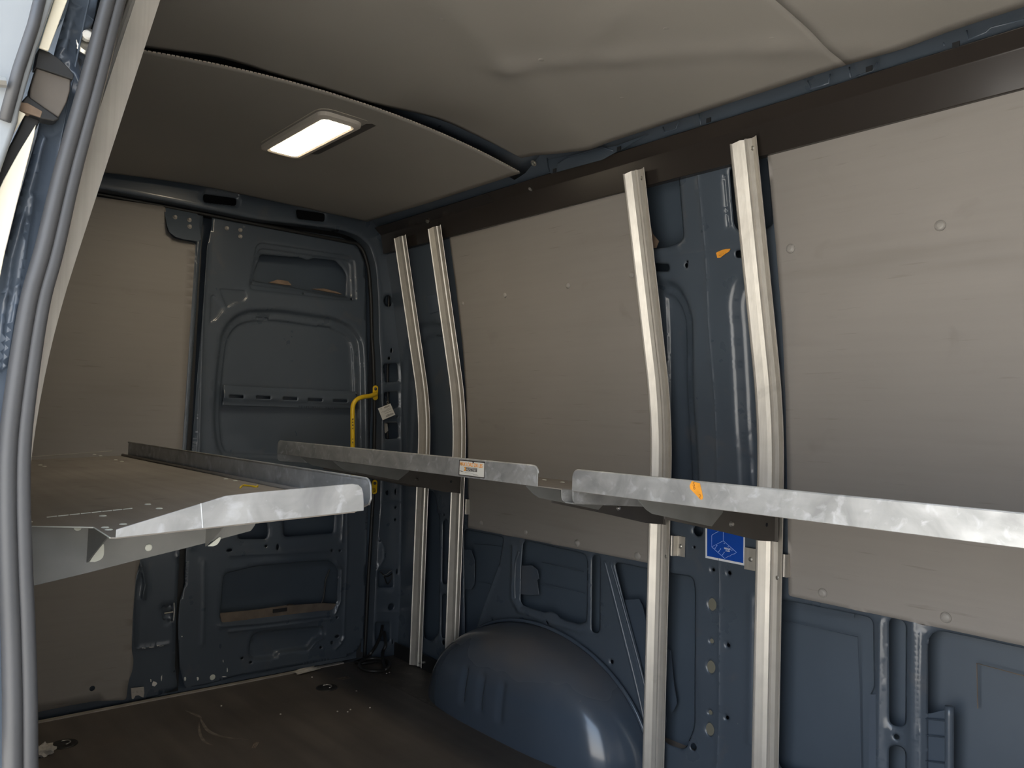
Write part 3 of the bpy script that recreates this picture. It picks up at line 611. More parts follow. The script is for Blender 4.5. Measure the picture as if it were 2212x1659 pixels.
# sliding door pushed back along the outside
XO = 1.99
q = [onp(u, v, 0, XO) for u, v in [(-260, -160), (165, -160), (117, 0), (82, 103), (44, 235), (40, 262), (20, 320), (-8, 400), (-60, 560), (-110, 800), (-120, 1200), (-110, 1700), (-420, 1700), (-460, 800)]]
b = MB(); b.prism(q, (-.9, -.02, 0)); do3 = b.build('door_3', 'door_grey', bevel=.006); tag(do3, kind='structure')
b = MB(); b.tube([onp(u, v, 0, XO + .003) for u, v in [(100, -60), (72, 55), (40, 150), (10, 260)]], .006, 8); b.build('door_edge_bead', 'rubber', do3, smooth=True)
b = MB(); b.tube([onp(-10, 176, 0, XO + .01), onp(12, 178, 0, XO + .01)], .006, 8); b.build('door_pin', 'chrome', do3)
# curved roller bracket of the sliding door
XK = 1.965
rb = empty('roller_bracket', onp(100, 190, 0, XK), 'dark curved roller bracket reaching from the door jamb to the sliding door', 'bracket')
q = [onp(u, v, 0, XK) for u, v in [(84, 104), (106, 112), (130, 128), (150, 148), (160, 162), (158, 172), (80, 146), (76, 146)]]
b = MB(); b.prism(q, (-.02, 0, 0)); b.build('upper_arm', 'black', rb, bevel=.002)
q = [onp(u, v, 0, XK - .004) for u, v in [(80, 145), (153, 170), (152, 196), (144, 222), (127, 254), (64, 212), (66, 190)]]
b = MB(); b.prism(q, (-.02, 0, 0)); b.build('arm_face', 'brown', rb, bevel=.002)
q = [onp(u, v, 0, XK) for u, v in [(60, 204), (66, 210), (130, 256), (118, 262), (88, 256), (42, 238), (44, 222)]]
b = MB(); b.prism(q, (-.02, 0, 0)); b.build('lower_arm', 'black', rb, bevel=.002)
q = [onp(u, v, 0, XK + .001) for u, v in [(45, 220), (60, 222), (92, 240), (88, 254), (40, 238)]]
b = MB(); b.prism(q, (-.012, 0, 0)); b.build('roller_pad', 'foam', rb, bevel=.001)
q = [onp(u, v, 0, XK - .01) for u, v in [(57, 244), (88, 258), (80, 275), (14, 395), (-30, 470), (-30, 400), (30, 300)]]
b = MB(); b.prism(q, (-.02, 0, 0)); b.build('guide_rail', 'black', rb, bevel=.002)
gr = empty('guide_rail', onp(100, 60, 0, 1.985), 'metal guide rail strips coloured as if sunlit between the sliding door and the jamb', 'rail')
for l in ([(84, 102), (105, 110), (146, 0), (170, -70), (140, -70), (117, 0)], [(37, 236), (56, 246), (20, 304), (4, 318)], [(78, 268), (74, 294), (37, 439), (12, 540), (-8, 640), (-30, 600), (-16, 440), (8, 388), (40, 330)]):
    q = [onp(u, v, 0, 1.975) for u, v in l]; b = MB(); b.prism(q, (-.004, 0, 0)); b.build('rail_strip', 'strip', gr, bevel=.001)
# ground outside
b = MB(); b.box((-14, -16, -.72), (18, 14, -.66)); g = b.build('ground', 'ground'); tag(g, kind='structure')
# ================================================================== THINGS
# wall liner panels
def wpanel(label, poly, riv, big=.03):
    o = sheet('wall_panel', rnd(poly, .008), [], [('fn', lambda V: .0015 * np.sin(V[:, 0] * 5 + 1) * np.sin(V[:, 1] * 4))], lambda a, c, h: (a, YW(c) - .010 - h, c), 'liner', grid=.03, th=.0035)
    tag(o, label, 'panel', 'taupe wall panels')
    for (u, v, s) in riv: bolt('rivet', sidep(u, v, .010), (0, -1, -.05), [(.0085, 0), (.0080, .0016), (.0062, .0032), (.0035, .0043), (0, .0046)], 'rivet', o, s * 1.15, 18)
    return o
SP = lambda l: [side(u, v, .010) for u, v in l]
wpanel('taupe wall panel behind the shorter shelf, between the second and third uprights', [side(1010, 1140, .010), (1.475, .622), (1.475, 1.77)] + SP([(970, 511), (988, 650), (1003, 800), (1010, 950)]),
       [(1091, 638, 1), (1227, 617, 1), (1364, 594, 1), (1000, 655, .8), (1247, 1173, 1.25), (1136, 1150, 1), (1040, 1130, 1), (1377.6, 1200.6, 1.3)])
wpanel('taupe wall panel at the far right, beyond the fourth upright', SP([(1703, 1287)]) + [(2.9, .606), (2.9, 1.79)] + SP([(1657, 330), (1675, 520), (1690, 700), (1697, 850), (1700, 1000)]),
       [(2031, 487, 1.3), (1708, 537, 1.3), (1777, 1281, 1.25), (2043, 1334, 1.3)])
# dark roof rail
rail = empty('roof_rail', (1.5, 1.79, 1.76), 'long dark brown rail under the ceiling edge, above the wall panels', 'rail')
prof = [(1.792, 1.757), (1.776, 1.835), (1.742, 1.862), (1.752, 1.868), (1.802, 1.85), (1.815, 1.757)]
b = MB(); b.prism([(.03, y, z) for y, z in prof], (XF - .05, 0, 0)); b.build('rail_body', 'beam', rail, bevel=.002)
for (u, v) in [(925, 478), (1148, 408), (1470, 307), (1790, 210)]:
    bolt('rail_bolt', onp(u, v, 1, 1.774), (0, -1, -.1), [(.0085, 0), (.0085, .003), (.006, .0035), (.006, .009), (.004, .011), (0, .011)], 'chrome', rail, 1, 6)
# little stamped shapes of the roof side above the rail
b = MB(); q = lambda u, v: onp(u, v, 1, 1.70)
for (u, v) in [(1198, 368), (1337, 321), (1531, 259), (1878, 148), (2066, 96)]:
    c = q(u, v); bb = MB(); bb.prism([c + Vector((-.008, 0, -.006)), c + Vector((.006, 0, -.006)), c + Vector((.006, 0, .006)), c + Vector((-.008, 0, .006))], (0, .002, .0)); bb.build('stamped_hole', 'void', wl)
for l in [[(1182, 342), (1186, 372), (1200, 372)], [(1205, 352), (1225, 340), (1300, 318), (1325, 326)], [(1432, 275), (1436, 285), (1460, 279), (1467, 262)], [(1510, 246), (1514, 270)], [(1745, 175), (1752, 192), (1790, 180), (1793, 160)], [(1835, 145), (1837, 168)], [(1850, 165), (1885, 152), (1895, 135)], [(2038, 92), (2040, 100)], [(2088, 66), (2092, 86), (2130, 70), (2140, 60), (2212, 42)]]:
    bb = MB(); bb.tube([onp(u, v, 1, 1.718) for u, v in l], .002, 6); bb.build('stamped_edge', 'paint_light', wl, smooth=True)
for l in [[(1182, 345), (1330, 315), (1400, 290), (1300, 345), (1190, 375)]]:
    bb = MB(); bb.prism([onp(u, v, 1, 1.722) for u, v in l], (0, .003, 0)); bb.build('gusset', 'paint', wl)
# ------------------------------------------------------------------ uprights
PROF = [(0, .003), (.010, .003), (.0115, .006), (.0125, .026), (.0150, .0275), (.0170, .0245), (.034, .0125), (.0455, .0085), (.0485, .0125), (.0515, .0125), (.0545, .0085), (.066, .0065), (.076, .0095), (.083, .0150)]
def ypath(z):
    t = (z - 1.07) / .16; k = .2245
    if t < -1: return 1.935
    if t > 1: return 1.935 - k * (z - 1.07)
    return 1.935 - k * .16 * (t + 1) ** 2 / 4
def upright_mesh(name, x0, mir, parent):
    zs = [.006, .3, .6, .8, .90] + [.92 + .02 * k for k in range(17)] + [1.3, 1.5, 1.7, 1.79, 1.80]
    vs = []; n = len(PROF)
    for k, z in enumerate(zs):
        for (px, d) in PROF:
            zz = z
            if k == len(zs) - 1 and px < .02: zz = 1.792
            if k == len(zs) - 2 and px < .02: zz = 1.785
            y = ypath(zz) - d
            vs.append((x0 + px, 2.1 - y if mir else y, zz))
    fs = [(k * n + i, k * n + i + 1, (k + 1) * n + i + 1, (k + 1) * n + i) for k in range(len(zs) - 1) for i in range(n - 1)]
    o = mk(name, vs, fs, 'alu', parent, smooth=False, solid=.0022, soff=0); 
    return o
def upright(x0, label, mir=False, clips=()):
    y0 = 2.1 - 1.93 if mir else 1.93
    e = empty('shelf_upright', (x0 + .04, y0, 0), label, 'upright', 'slotted aluminium uprights along the walls')
    upright_mesh('post', x0, mir, e); s = -1 if not mir else 1
    f = lambda x, z, d: (x, (ypath(z) - d) if not mir else 2.1 - ypath(z) + d, z)
    dd = (0, s, -.2)
    bolt('post_screw', f(x0 + .066, 1.775, .006), dd, RIV, 'chrome', e, .95, 16)
    bolt('post_screw', f(x0 + .066, .655, .006), dd, RIV, 'chrome', e, .95, 16)
    for (sd, z) in clips:
        bb = MB(); xa, xb = (x0 + .078, x0 + .119) if sd > 0 else (x0 - .042, x0 + .004); xm = x0 + .090
        if sd > 0: bb.box((xa, 1.931, z - .03), (xm, 1.934, z + .03)); bb.prism([(xm, 1.931, z - .03), (xm + .004, 1.9465, z - .03), (xm + .004, 1.9490, z - .03), (xm, 1.934, z - .03)], (0, 0, .06)); bb.box((xm + .003, 1.9465, z - .03), (xb, 1.9495, z + .03))
        else: bb.box((xa, 1.938, z - .03), (xb, 1.941, z + .03))
        c = bb.build('mounting_clip', 'alu', e, bevel=.001)
        if sd < 0 or x0 == 1.436: bolt('clip_screw', ((xb - .016) if sd > 0 else xa + .02, 1.9465 if sd > 0 else 1.938, z), (0, -1, 0), RIV, 'chrome', c, .9, 16)
    return e
upright(.175, 'bent aluminium wall upright nearest the rear doors, leftmost of the four on the far wall', clips=[])
upright(.422, 'bent aluminium wall upright left of the shorter shelf panel, second from the rear doors', clips=[(1, .70)])
upright(1.436, 'bent aluminium wall upright left of the blue sticker, third from the rear doors', clips=[(1, .69)])
upright(1.805, 'bent aluminium wall upright right of the blue sticker, nearest on the far wall', clips=[(-1, .69), (1, .69)])
ul = upright(1.767, 'aluminium upright on the near left side, behind the grey rubber seal', mir=True)
b = MB(); 
pts = []
zs = [.006] + [.9 + .03 * k for k in range(12)] + [1.8]
b.add([(1.850, 2.1 - ypath(z) + dd_, z) for z in zs for dd_ in (.0, .029)], [(2 * k, 2 * k + 1, 2 * k + 3, 2 * k + 2) for k in range(len(zs) - 1)]); b.build('side_flange', 'alu', ul, solid=.0022, soff=0)
bb = MB(); bb.tube([onp(u, v, 1, 1.925) for u, v in [(905, 1432), (915, 1431)]], .004, 8); bb.build('foot_screw', 'chrome', next(o for o in COL.objects if o.name == 'shelf_upright'))
# ------------------------------------------------------------------ right hand shelves
SL = -.068
def zr(y): return .8905 + SL * (y - 1.33)
def rshelf(x0, x1, lx0, lx1, label, arms, endflange0, endflange1, roundl=True):
    e = empty('wall_shelf', ((lx0 + lx1) / 2, 1.6, zr(1.6)), label, 'shelf', 'steel wall shelves')
    y0, y1 = 1.331, 1.925
    b = MB(); b.prism([(x0, y0, zr(y0)), (x0, y1, zr(y1)), (x0, y1, zr(y1) - .0025), (x0, y0, zr(y0) - .0025)], (x1 - x0, 0, 0)); tr = b.build('tray', 'tray', e)
    zb, zt = .8885, .9385; r = .018
    o = []
    for (cx, sx_) in ((lx0, 1), (lx1, -1)):
        arc = [(cx + sx_ * (r - r * math.cos(t)), zt - r + r * math.sin(t)) for t in [k * PI / 12 for k in range(7)]]
        o.append(arc)
    poly = [(lx0, zb)] + o[0] + o[1][::-1] + [(lx1, zb)]
    b = MB(); b.prism([(x, 1.3295, z) for x, z in poly], (0, .0025, 0)); fl_ = b.build('front_lip', 'galv', e, bevel=.0008)
    b = MB(); b.tube([Vector((x, 1.3325, z)) for x, z in poly[1:-1]], .0022, 8); b.build('rolled_edge', 'galv', e, smooth=True)
    for xe, sgn in ((x0, 1), (x1, -1)):
        if (xe == x0 and not endflange0) or (xe == x1 and not endflange1): continue
        q = [(xe, y0, zr(y0))]; q += [(xe, y0 + .001 + .014 * (1 - math.cos(t)), zr(y0) - .018 - .014 * math.sin(t)) for t in [k * PI / 12 for k in range(7)]]
        q += [(xe, y1, zr(y1) - .032), (xe, y1, zr(y1))]
        b = MB(); b.prism(q, (sgn * .0025, 0, 0))
        b.prism([(xe, y0 + .012, zr(y0) - .0315), (xe, y1, zr(y1) - .0315), (xe, y1, zr(y1) - .034), (xe, y0 + .012, zr(y0) - .034)], (-sgn * .028, 0, 0)) if sgn < 0 else None
        b.build('end_flange', 'galv', e, bevel=.0008)
    for xa in arms:
        dX = xa - 1.872
        q = [(1.663, .851), (1.663, .842), (1.618, .811), (1.392, .853), (1.372, .863), (1.345, .884), (1.345, zr(1.345) - .0025), (1.68, zr(1.68) - .0025)]
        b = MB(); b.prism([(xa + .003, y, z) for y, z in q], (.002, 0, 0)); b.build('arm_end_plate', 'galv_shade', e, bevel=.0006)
        q = [(1.44, .838), (1.655, .797), (1.826, .762), (1.89, .755), (1.907, .755), (1.907, zr(1.907) - .003), (1.44, zr(1.44) - .003)]
        b = MB(); b.prism([(xa, y, z) for y, z in q], (.0025, 0, 0)); b.box((xa - .055, 1.9045, .753), (xa + .012, 1.9065, zr(1.907) - .003)); ap_ = b.build('arm_plate', 'dark_steel', e, bevel=.001)
        bolt('arm_bolt', (xa + .003, 1.70, .812), (1, 0, 0), BOLT, 'chrome' if xa > 1 else 'dark_steel', ap_, .9)
        bolt('arm_bolt', (xa + .0025, 1.865, .800), (1, 0, 0), CAPP, 'void', ap_, .6)
    return e
s1 = rshelf(.07, 1.652, .07, 1.567, 'shorter grey steel wall shelf near the rear doors, with the orange lettered load label', [.242, .489, 1.503], True, True)
s2 = rshelf(1.687, 2.96, 1.687, 2.96, 'longer grey steel wall shelf at the right with orange tape on its lip', [1.872, 2.9], True, True)
for (u, v) in [(1176, 1037), (1215, 1042)]:
    bolt('tray_rivet', onplane(u, v, (1, 1.33, zr(1.33)), (0, -SL, 1)), (0, 0, 1), CAPP, 'palecap', s1, .8)
# load label
YL = 1.3290
b = MB(); b.box((1.247, YL - .0004, .8925), (1.361, YL, .9355)); lb = b.build('load_label', 'white', s1)
b = MB()
for a in ((1.247, .8925, 1.361, .8950), (1.247, .9330, 1.361, .9355), (1.247, .8925, 1.2495, .9355), (1.3585, .8925, 1.361, .9355)): b.box((a[0], YL - .0008, a[1]), (a[2], YL - .0003, a[3]))
b.box((1.279, YL - .0008, .9065), (1.328, YL - .0003, .9078)); b.box((1.279, YL - .0008, .9152), (1.328, YL - .0003, .9165)); b.box((1.279, YL - .0008, .9065), (1.281, YL - .0003, .9165)); b.box((1.3265, YL - .0008, .9065), (1.328, YL - .0003, .9165))
b.prism([(1.306, YL - .0008, .933), (1.314, YL - .0008, .933), (1.310, YL - .0008, .9275)], (0, .0004, 0)); b.prism([(1.249, YL - .0008, .9055), (1.258, YL - .0008, .9055), (1.270, YL - .0008, .9028), (1.262, YL - .0008, .9028)], (0, .0004, 0))
b.build('label_border', 'ink', lb)
text('lettering', 'MAX LOAD 200 LBS', .0148, (1.2515, YL - .0004, .9195), (1, 0, 0), (0, 0, 1), 'orange', lb, .0004, .77, bold=.012)
text('lettering', 'STREAMASTER', .0088, (1.2825, YL - .0004, .9083), (1, 0, 0), (0, 0, 1), 'ink', lb, .0004, .78, bold=.02)
b = MB(); b.prism([(1.269, YL - .0009, .9065), (1.278, YL - .0009, .9065), (1.278, YL - .0009, .9175), (1.270, YL - .0009, .9165), (1.275, YL - .0009, .912)], (0, .0005, 0)); b.build('label_emblem', 'orange', lb)
b = MB(); 
for k, (xa, xb, z) in enumerate([(1.275, 1.312, .9015), (1.310, 1.330, .8995), (1.312, 1.334, .8972)]): b.box((xa, YL - .0007, z), (xb, YL - .0003, z + .0007))
b.build('small_print', 'inkgrey', lb)
# orange tape on the long shelf
q = [onp(u, v, 1, 1.3288) for u, v in [(1495, 1039), (1501, 1041), (1512, 1044), (1516, 1060), (1519, 1075), (1516, 1080), (1512, 1078), (1500, 1065), (1491, 1056), (1490, 1049)]]
b = MB(); b.prism(q, (0, -.0006, 0)); tp = b.build('tape_scrap', 'tape', s2)
for s_, (u, v) in (('6', (1497, 1053)), ('5', (1496, 1046)), ('2', (1509, 1072))):
    text('lettering', s_, .012, onp(u, v + 4, 1, 1.3281), (1, 0, 0), (0, 0, 1), 'tapeink', tp, .0001)
# ------------------------------------------------------------------ left shelf
LZ = lambda y: .895 + .046 * (y - .72)
ls = empty('wall_shelf', (1.0, .45, .88), 'near left steel shelf with grey surface and bright sloping end flange', 'shelf')
LP = lambda u, v: onplane(u, v, (1, .72, .895), (0, -.046, 1))
sur = [LP(50, 988), LP(242, 974)]
sur = [Vector((.30, .20, LZ(.20))), Vector((.285, .722, LZ(.722)))] + [Vector((1.79, .722, LZ(.722))), Vector((1.852, .66, LZ(.66)))] + [LP(252, 1160), LP(238, 1160), LP(203, 1138), LP(60, 1135.5), LP(20, 1135)]
sur.append(Vector((sur[-1].x, .20, LZ(.20)))) if sur[-1].y > .20 else None
b = MB(); b.prism(sur, (0, 0, -.0025)); trl = b.build('tray', 'tray', ls, bevel=.0005)
# bright edges of the tray
b = MB(); b.tube([LP(50, 988), LP(242, 974)], .0012, 6); b.build('back_edge', 'trim', ls)
b = MB(); b.tube([LP(60, 1135.5) + Vector((0, 0, -.001)), LP(203, 1138) + Vector((0, 0, -.001)), LP(238, 1160) + Vector((0, 0, -.001))], .0010, 6); b.build('front_edge', 'palecap', ls)
XE = 1.855
q = [onp(u, v, 0, XE) for u, v in [(250, 1162), (251, 1144), (488, 1071), (560, 1063), (762, 1045), (774, 1047), (782, 1054), (785, 1066), (786, 1084), (786, 1103)]]
b = MB(); b.prism(q, (-.0025, 0, 0)); ef = b.build('end_flange', 'galv', ls, bevel=.0007)
b = MB(); q = [onp(u, v, 0, XE + .0005) for u, v in [(434, 1087), (438, 1140)]]; b.tube(q, .0006, 4); b.build('fold_mark', 'sticker_white', ef)
yl = .722; zt = .9385; zb = .893
poly = [(.312, zb), (.312, zt)] + [(1.795 - .018 + .018 * math.sin(t), zt - .018 + .018 * math.cos(t)) for t in [k * PI / 12 for k in range(7)]] + [(1.797, zb + .012), (1.790, zb + .001)]
b = MB(); b.prism([(x, yl, z) for x, z in poly], (0, .0025, 0)); b.build('aisle_lip', 'galv', ls, bevel=.0007)
b = MB(); b.tube([Vector((x, yl, z)) for x, z in poly[1:]], .0022, 8); b.build('rolled_edge', 'galv', ls, smooth=True)
b = MB(); b.tube([Vector((.30, yl - .012, LZ(yl) + .002)), Vector((1.78, yl - .012, LZ(yl) + .002))], .0045, 8); b.build('lip_bead', 'tray', ls, smooth=True)
# hinge slot and screws in the tray
d0, d1_ = LP(100, 1118), LP(287, 1098.5)
b = MB()
for k in range(8):
    a = d0 + (d1_ - d0) * (k / 8 + .004); c = d0 + (d1_ - d0) * ((k + .93) / 8); b.tube([a, c], .0013, 6)
b.build('hinge_strip', 'palecap', ls)
for (u, v) in [(319, 1090), (344, 1099), (222, 1115), (266, 1133), (227, 1140), (235, 1145), (250, 993.6), (263, 997), (204, 982), (217, 985), (87, 1005), (96, 1008), (62, 1128), (488, 1035), (508, 1039)]:
    bolt('tray_screw', LP(u, v) + Vector((0, 0, .0002)), (0, 0, 1), CAPP, 'palecap', ls, .62, 12)
# arms of the left shelf
XA = 1.660
def larm(dx, detail, nm='arm_plate'):
    q = [onp(u, v, 0, XA) for u, v in [(60, 1269), (181, 1240), (286, 1213), (446, 1173), (542, 1147), (551, 1135)]]
    q = [p + Vector((dx, 0, 0)) for p in q]
    q += [Vector((XA + dx, q[-1].y + .01, LZ(q[-1].y) - .003)), Vector((XA + dx, .17, LZ(.17) - .003)), Vector((XA + dx, .17, q[0].z - .006))]
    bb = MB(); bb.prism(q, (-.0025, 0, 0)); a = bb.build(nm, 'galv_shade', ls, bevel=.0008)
    if detail:
        for (t, tip, fr) in (((190, 1130), (190, 1215), (244, 1148)), ((446, 1135), (446, 1180), (503, 1136))):
            p0 = onp(*tip, 0, XA); y = p0.y; top = Vector((XA, y, LZ(y) - .003)); f_ = onp(fr[0], fr[1], 1, y); f_.z = LZ(y) - .003; f_.x = min(f_.x, 1.84)
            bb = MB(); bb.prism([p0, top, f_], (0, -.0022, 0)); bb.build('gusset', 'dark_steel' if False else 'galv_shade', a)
        for l in ([(193, 1214), (216, 1180), (224, 1176), (224, 1199), (217, 1209), (205, 1214)], [(449, 1180), (474, 1160), (477, 1162), (474, 1170), (468, 1177), (460, 1180)]):
            q_ = [onp(u, v, 0, XA + .003) for u, v in l]; q_ = [q_[0]] + bez(q_[1:], 5); bb = MB(); bb.prism(q_, (-.002, 0, 0)); bb.build('sunlit_tab', 'palecap', a)  # sunlight caught by the tab is painted in as a pale colour
        for (u, v, s_) in [(321, 1183, 1), (168, 1139, 1), (62, 1141, .7)]:
            bolt('plate_cap', onp(u, v, 0, XA + .0005), (1, 0, 0), CAPP, 'palecap', a, .62 * s_, 18)
larm(0, True); larm(-1.35, False)
# yellow scrap on the left shelf
b = MB(); q = [LP(u, v) + Vector((0, 0, .0015)) for u, v in [(519, 1055), (525, 1050), (540, 1051), (554, 1053), (556, 1050)]]; b.tube(bez(q, 4), [.0015 + .001 * random.random() for _ in range(17)], 6)
sc = b.build('paper_scrap', 'yellow', smooth=True); tag(sc, 'small yellow scrap lying on the near left shelf', 'scrap')
# ------------------------------------------------------------------ ceiling lamp
L4 = [onp(u, v, 2, 1.8985) for u, v in [(588, 325), (640, 338), (752, 272), (700, 257)]]
def lquad(s0, s1, z):
    c = sum((p for p in L4), Vector()) / 4; ax = (L4[3] - L4[0]); ay = (L4[1] - L4[0]); return c, ax, ay
c, ax, ay = lquad(0, 0, 0)
xl = abs(c.x); Lx = .5 * abs(ax.x); Ly = .5 * abs(ay.y)
lamp = empty('ceiling_lamp', (c.x, c.y, 1.90), 'lit rectangular warm white lamp set into the rear ceiling panel', 'lamp')
def rr(cx, cy, hx, hy, r, z, n=6):
    o = []
    for (sx_, sy_, a0) in ((1, 1, 0), (-1, 1, PI / 2), (-1, -1, PI), (1, -1, 3 * PI / 2)):
        for k in range(n + 1):
            t = a0 + k * PI / 2 / n; o.append(Vector((cx + sx_ * (hx - r) + r * math.cos(t), cy + sy_ * (hy - r) + r * math.sin(t), z)))
    return o
HX, HY = Lx * 1.0, max(Ly, .045)
ZL = ZC(c.y, c.x); zl = ZL - .018
lens = rr(c.x, c.y, HX, HY, .015, zl)
b = MB(); b.prism([p + Vector((0, 0, 0)) for p in lens], (0, 0, .008)); b.build('lens', 'glow', lamp)
def ring(name, a, bq, mat, parent):
    n = len(a); bb = MB(); bb.add(a + bq, [(i, (i + 1) % n, n + (i + 1) % n, n + i) for i in range(n)]); return bb.build(name, mat, parent, smooth=False)
f0 = rr(c.x, c.y, HX + .001, HY + .001, .016, zl + .001); f1 = rr(c.x, c.y, HX + .012, HY + .008, .02, zl - .002); f2 = rr(c.x, c.y, HX + .030, HY + .024, .028, zl + .002); f3 = rr(c.x, c.y, HX + .033, HY + .027, .03, ZC(1.05, .8) + .004)
n = len(f0); bb = MB(); bb.add(f0 + f1 + f2 + f3, [(k * n + i, k * n + (i + 1) % n, (k + 1) * n + (i + 1) % n, (k + 1) * n + i) for k in range(3) for i in range(n)]); bb.build('frame', 'lampframe', lamp, smooth=False, solid=.001)
g0 = rr(c.x + .006, c.y + .012, HX + .045, HY + .046, .04, ZL - .0005); g1 = rr(c.x + .006, c.y + .012, HX + .045, HY + .046, .04, ZL - .006); g2 = rr(c.x + .006, c.y + .012, HX + .048, HY + .049, .042, ZL - .006)
bb = MB(); bb.add(g0 + g1 + g2, [(k * n + i, k * n + (i + 1) % n, (k + 1) * n + (i + 1) % n, (k + 1) * n + i) for k in range(2) for i in range(n)]); bb.build('cutout_edge', 'ceil_edge', lamp, solid=.001)
bb = MB(); y0 = c.y + HY + .030
bb.prism([(c.x - HX + .02, y0, ZL - .0065), (c.x + HX + .03, y0, ZL - .0065), (c.x + HX + .045, y0 + .012, ZL - .0065), (c.x + HX + .04, y0 + .028, ZL - .007), (c.x - HX + .0, y0 + .028, ZL - .007)], (0, 0, .004)); bb.build('recess_gap', 'dark_steel', lamp)
# ------------------------------------------------------------------ yellow grab handle
XG = .075
gh = empty('grab_handle', onp(812, 850, 0, .03), 'bright yellow tubular grab handle on the rear corner pillar', 'handle')
pth = [onp(u, v, 0, x) for u, v, x in [(813, 851, .030), (800, 855, .05), (782, 858, .07), (770, 864, XG), (763, 874, XG), (761.5, 890, XG), (761.5, 930, XG), (762, 970, XG), (763, 1015, XG), (770, 1050, XG), (790, 1062, .05), (808, 1059, .030)]]
b = MB(); b.tube(bez(pth, 6), .0095, 12); hb = b.build('bar', 'yellow', gh, smooth=True)
for (u0, v0, u1, v1) in ((811.5, 835, 811, 862), (810, 1039, 809, 1065)):
    q = []; 
    for (cu, cv, a0) in ((u0, v0 + 3, PI), (u1, v1 - 3, 0)):
        for k in range(9):
            t = a0 + PI * k / 8; q.append(onp(cu + 5.5 * math.cos(t), cv + 5.5 * math.sin(t), 0, .026))
    b = MB(); b.prism(q, (-.004, 0, 0)); f_ = b.build('end_plate', 'yellow', gh, bevel=.001)
    bolt('plate_screw', onp(u0 - .5, v0 + 5, 0, .026), (1, 0, 0), BOLT, 'dark_steel', f_, .9)
for (v, a) in ((905, 3), (912, 2), (918, 3), (925, 2), (948, 2), (955, 3)):
    b = MB(); p = onp(762, v, 0, XG + .0096); b.box((p.x - .001, p.y - .0005 * a, p.z - .004), (p.x, p.y + .001 * a, p.z + .002)); b.build('pen_mark', 'ink', hb)
# ------------------------------------------------------------------ hanging tag
XT = .045
P = [onp(u, v, 0, XT) for u, v in [(816, 882.5), (843, 871.5), (853.5, 896), (826.5, 907.5)]]
ht = empty('hanging_tag', (P[0] + P[1]) / 2, 'square white printed tag hanging upside down from the rear pillar beside the yellow handle', 'tag')
b = MB(); b.prism(P, (.0012, 0, 0)); tg = b.build('card', 'white', ht)
b = MB(); m_ = onp(837, 873.5, 0, XT); b.tube(bez([m_, onp(835.5, 869, 0, XT + .003), onp(838, 866, 0, XT), onp(839.5, 869, 0, XT - .003), m_], 5), .0009, 6); b.build('tie', 'trim', ht, smooth=True)
xd = (P[3] - P[2]).normalized(); yd = (P[2] - P[1]).normalized(); off = Vector((.0014, 0, 0)); W_ = (P[3] - P[2]).length; H_ = (P[2] - P[1]).length
def tp_(a, c): return P[2] + xd * (W_ * a) - yd * (H_ * c) + off
text('lettering', 'voyager', H_ * .24, tp_(.08, .22), xd, yd, 'ink', tg, .0003, 1.0)
text('lettering', 'mobile solutions', H_ * .11, tp_(.10, .44), xd, yd, 'inkgrey', tg, .0002, .95)
text('lettering', '24', H_ * .13, tp_(.72, .93), xd, yd, 'inkgrey', tg, .0002)
b = MB()
for a, c, w_ in ((.12, .56, .6), (.12, .63, .75), (.10, .70, .35)): b.prism([tp_(a, c), tp_(a + w_, c), tp_(a + w_, c - .02), tp_(a, c - .02)], (.0002, 0, 0))
for k in range(13): a = .12 + .034 * k; b.prism([tp_(a, .80), tp_(a + .014 + .008 * (k % 3), .80), tp_(a + .014 + .008 * (k % 3), .93), tp_(a, .93)], (.0002, 0, 0))
b.build('printed_lines', 'inkgrey', tg)
# white connector and cables in the pillar openings
b = MB(); b.prism([onp(u, v, 0, -.004) for u, v in [(830, 914), (837, 915), (839, 930), (833, 936), (829, 930)]], (-.01, 0, 0)); o = b.build('wire_connector', 'paper', bevel=.001); tag(o, 'small pale wire connector showing in the lowest pillar opening above the shelf', 'connector')
b = MB(); b.tube(bez([onp(u, v, 0, -.015) for u, v in [(842, 560), (840, 650), (838, 760), (837, 830), (838, 870), (836, 920), (838, 950)]], 6), .005, 8); o = b.build('pillar_wiring', 'cable', smooth=True); tag(o, 'dark cable running down inside the upper openings of the rear corner pillar', 'wiring')
b = MB(); b.tube(bez([onp(u, v, 0, -.02) for u, v in [(822, 1236), (835, 1246), (848, 1240), (838, 1262), (830, 1246)]], 6), .003, 6); o = b.build('pillar_wiring', 'cable', smooth=True); tag(o, 'tangle of dark and pale wires in the pillar opening below the shelf', 'wiring')
b = MB(); b.tube(bez([onp(u, v, 0, -.012) for u, v in [(828, 1243), (836, 1240), (843, 1234), (848, 1233)]], 5), .0012, 6); b.build('pale_wire', 'trim', o, smooth=True)
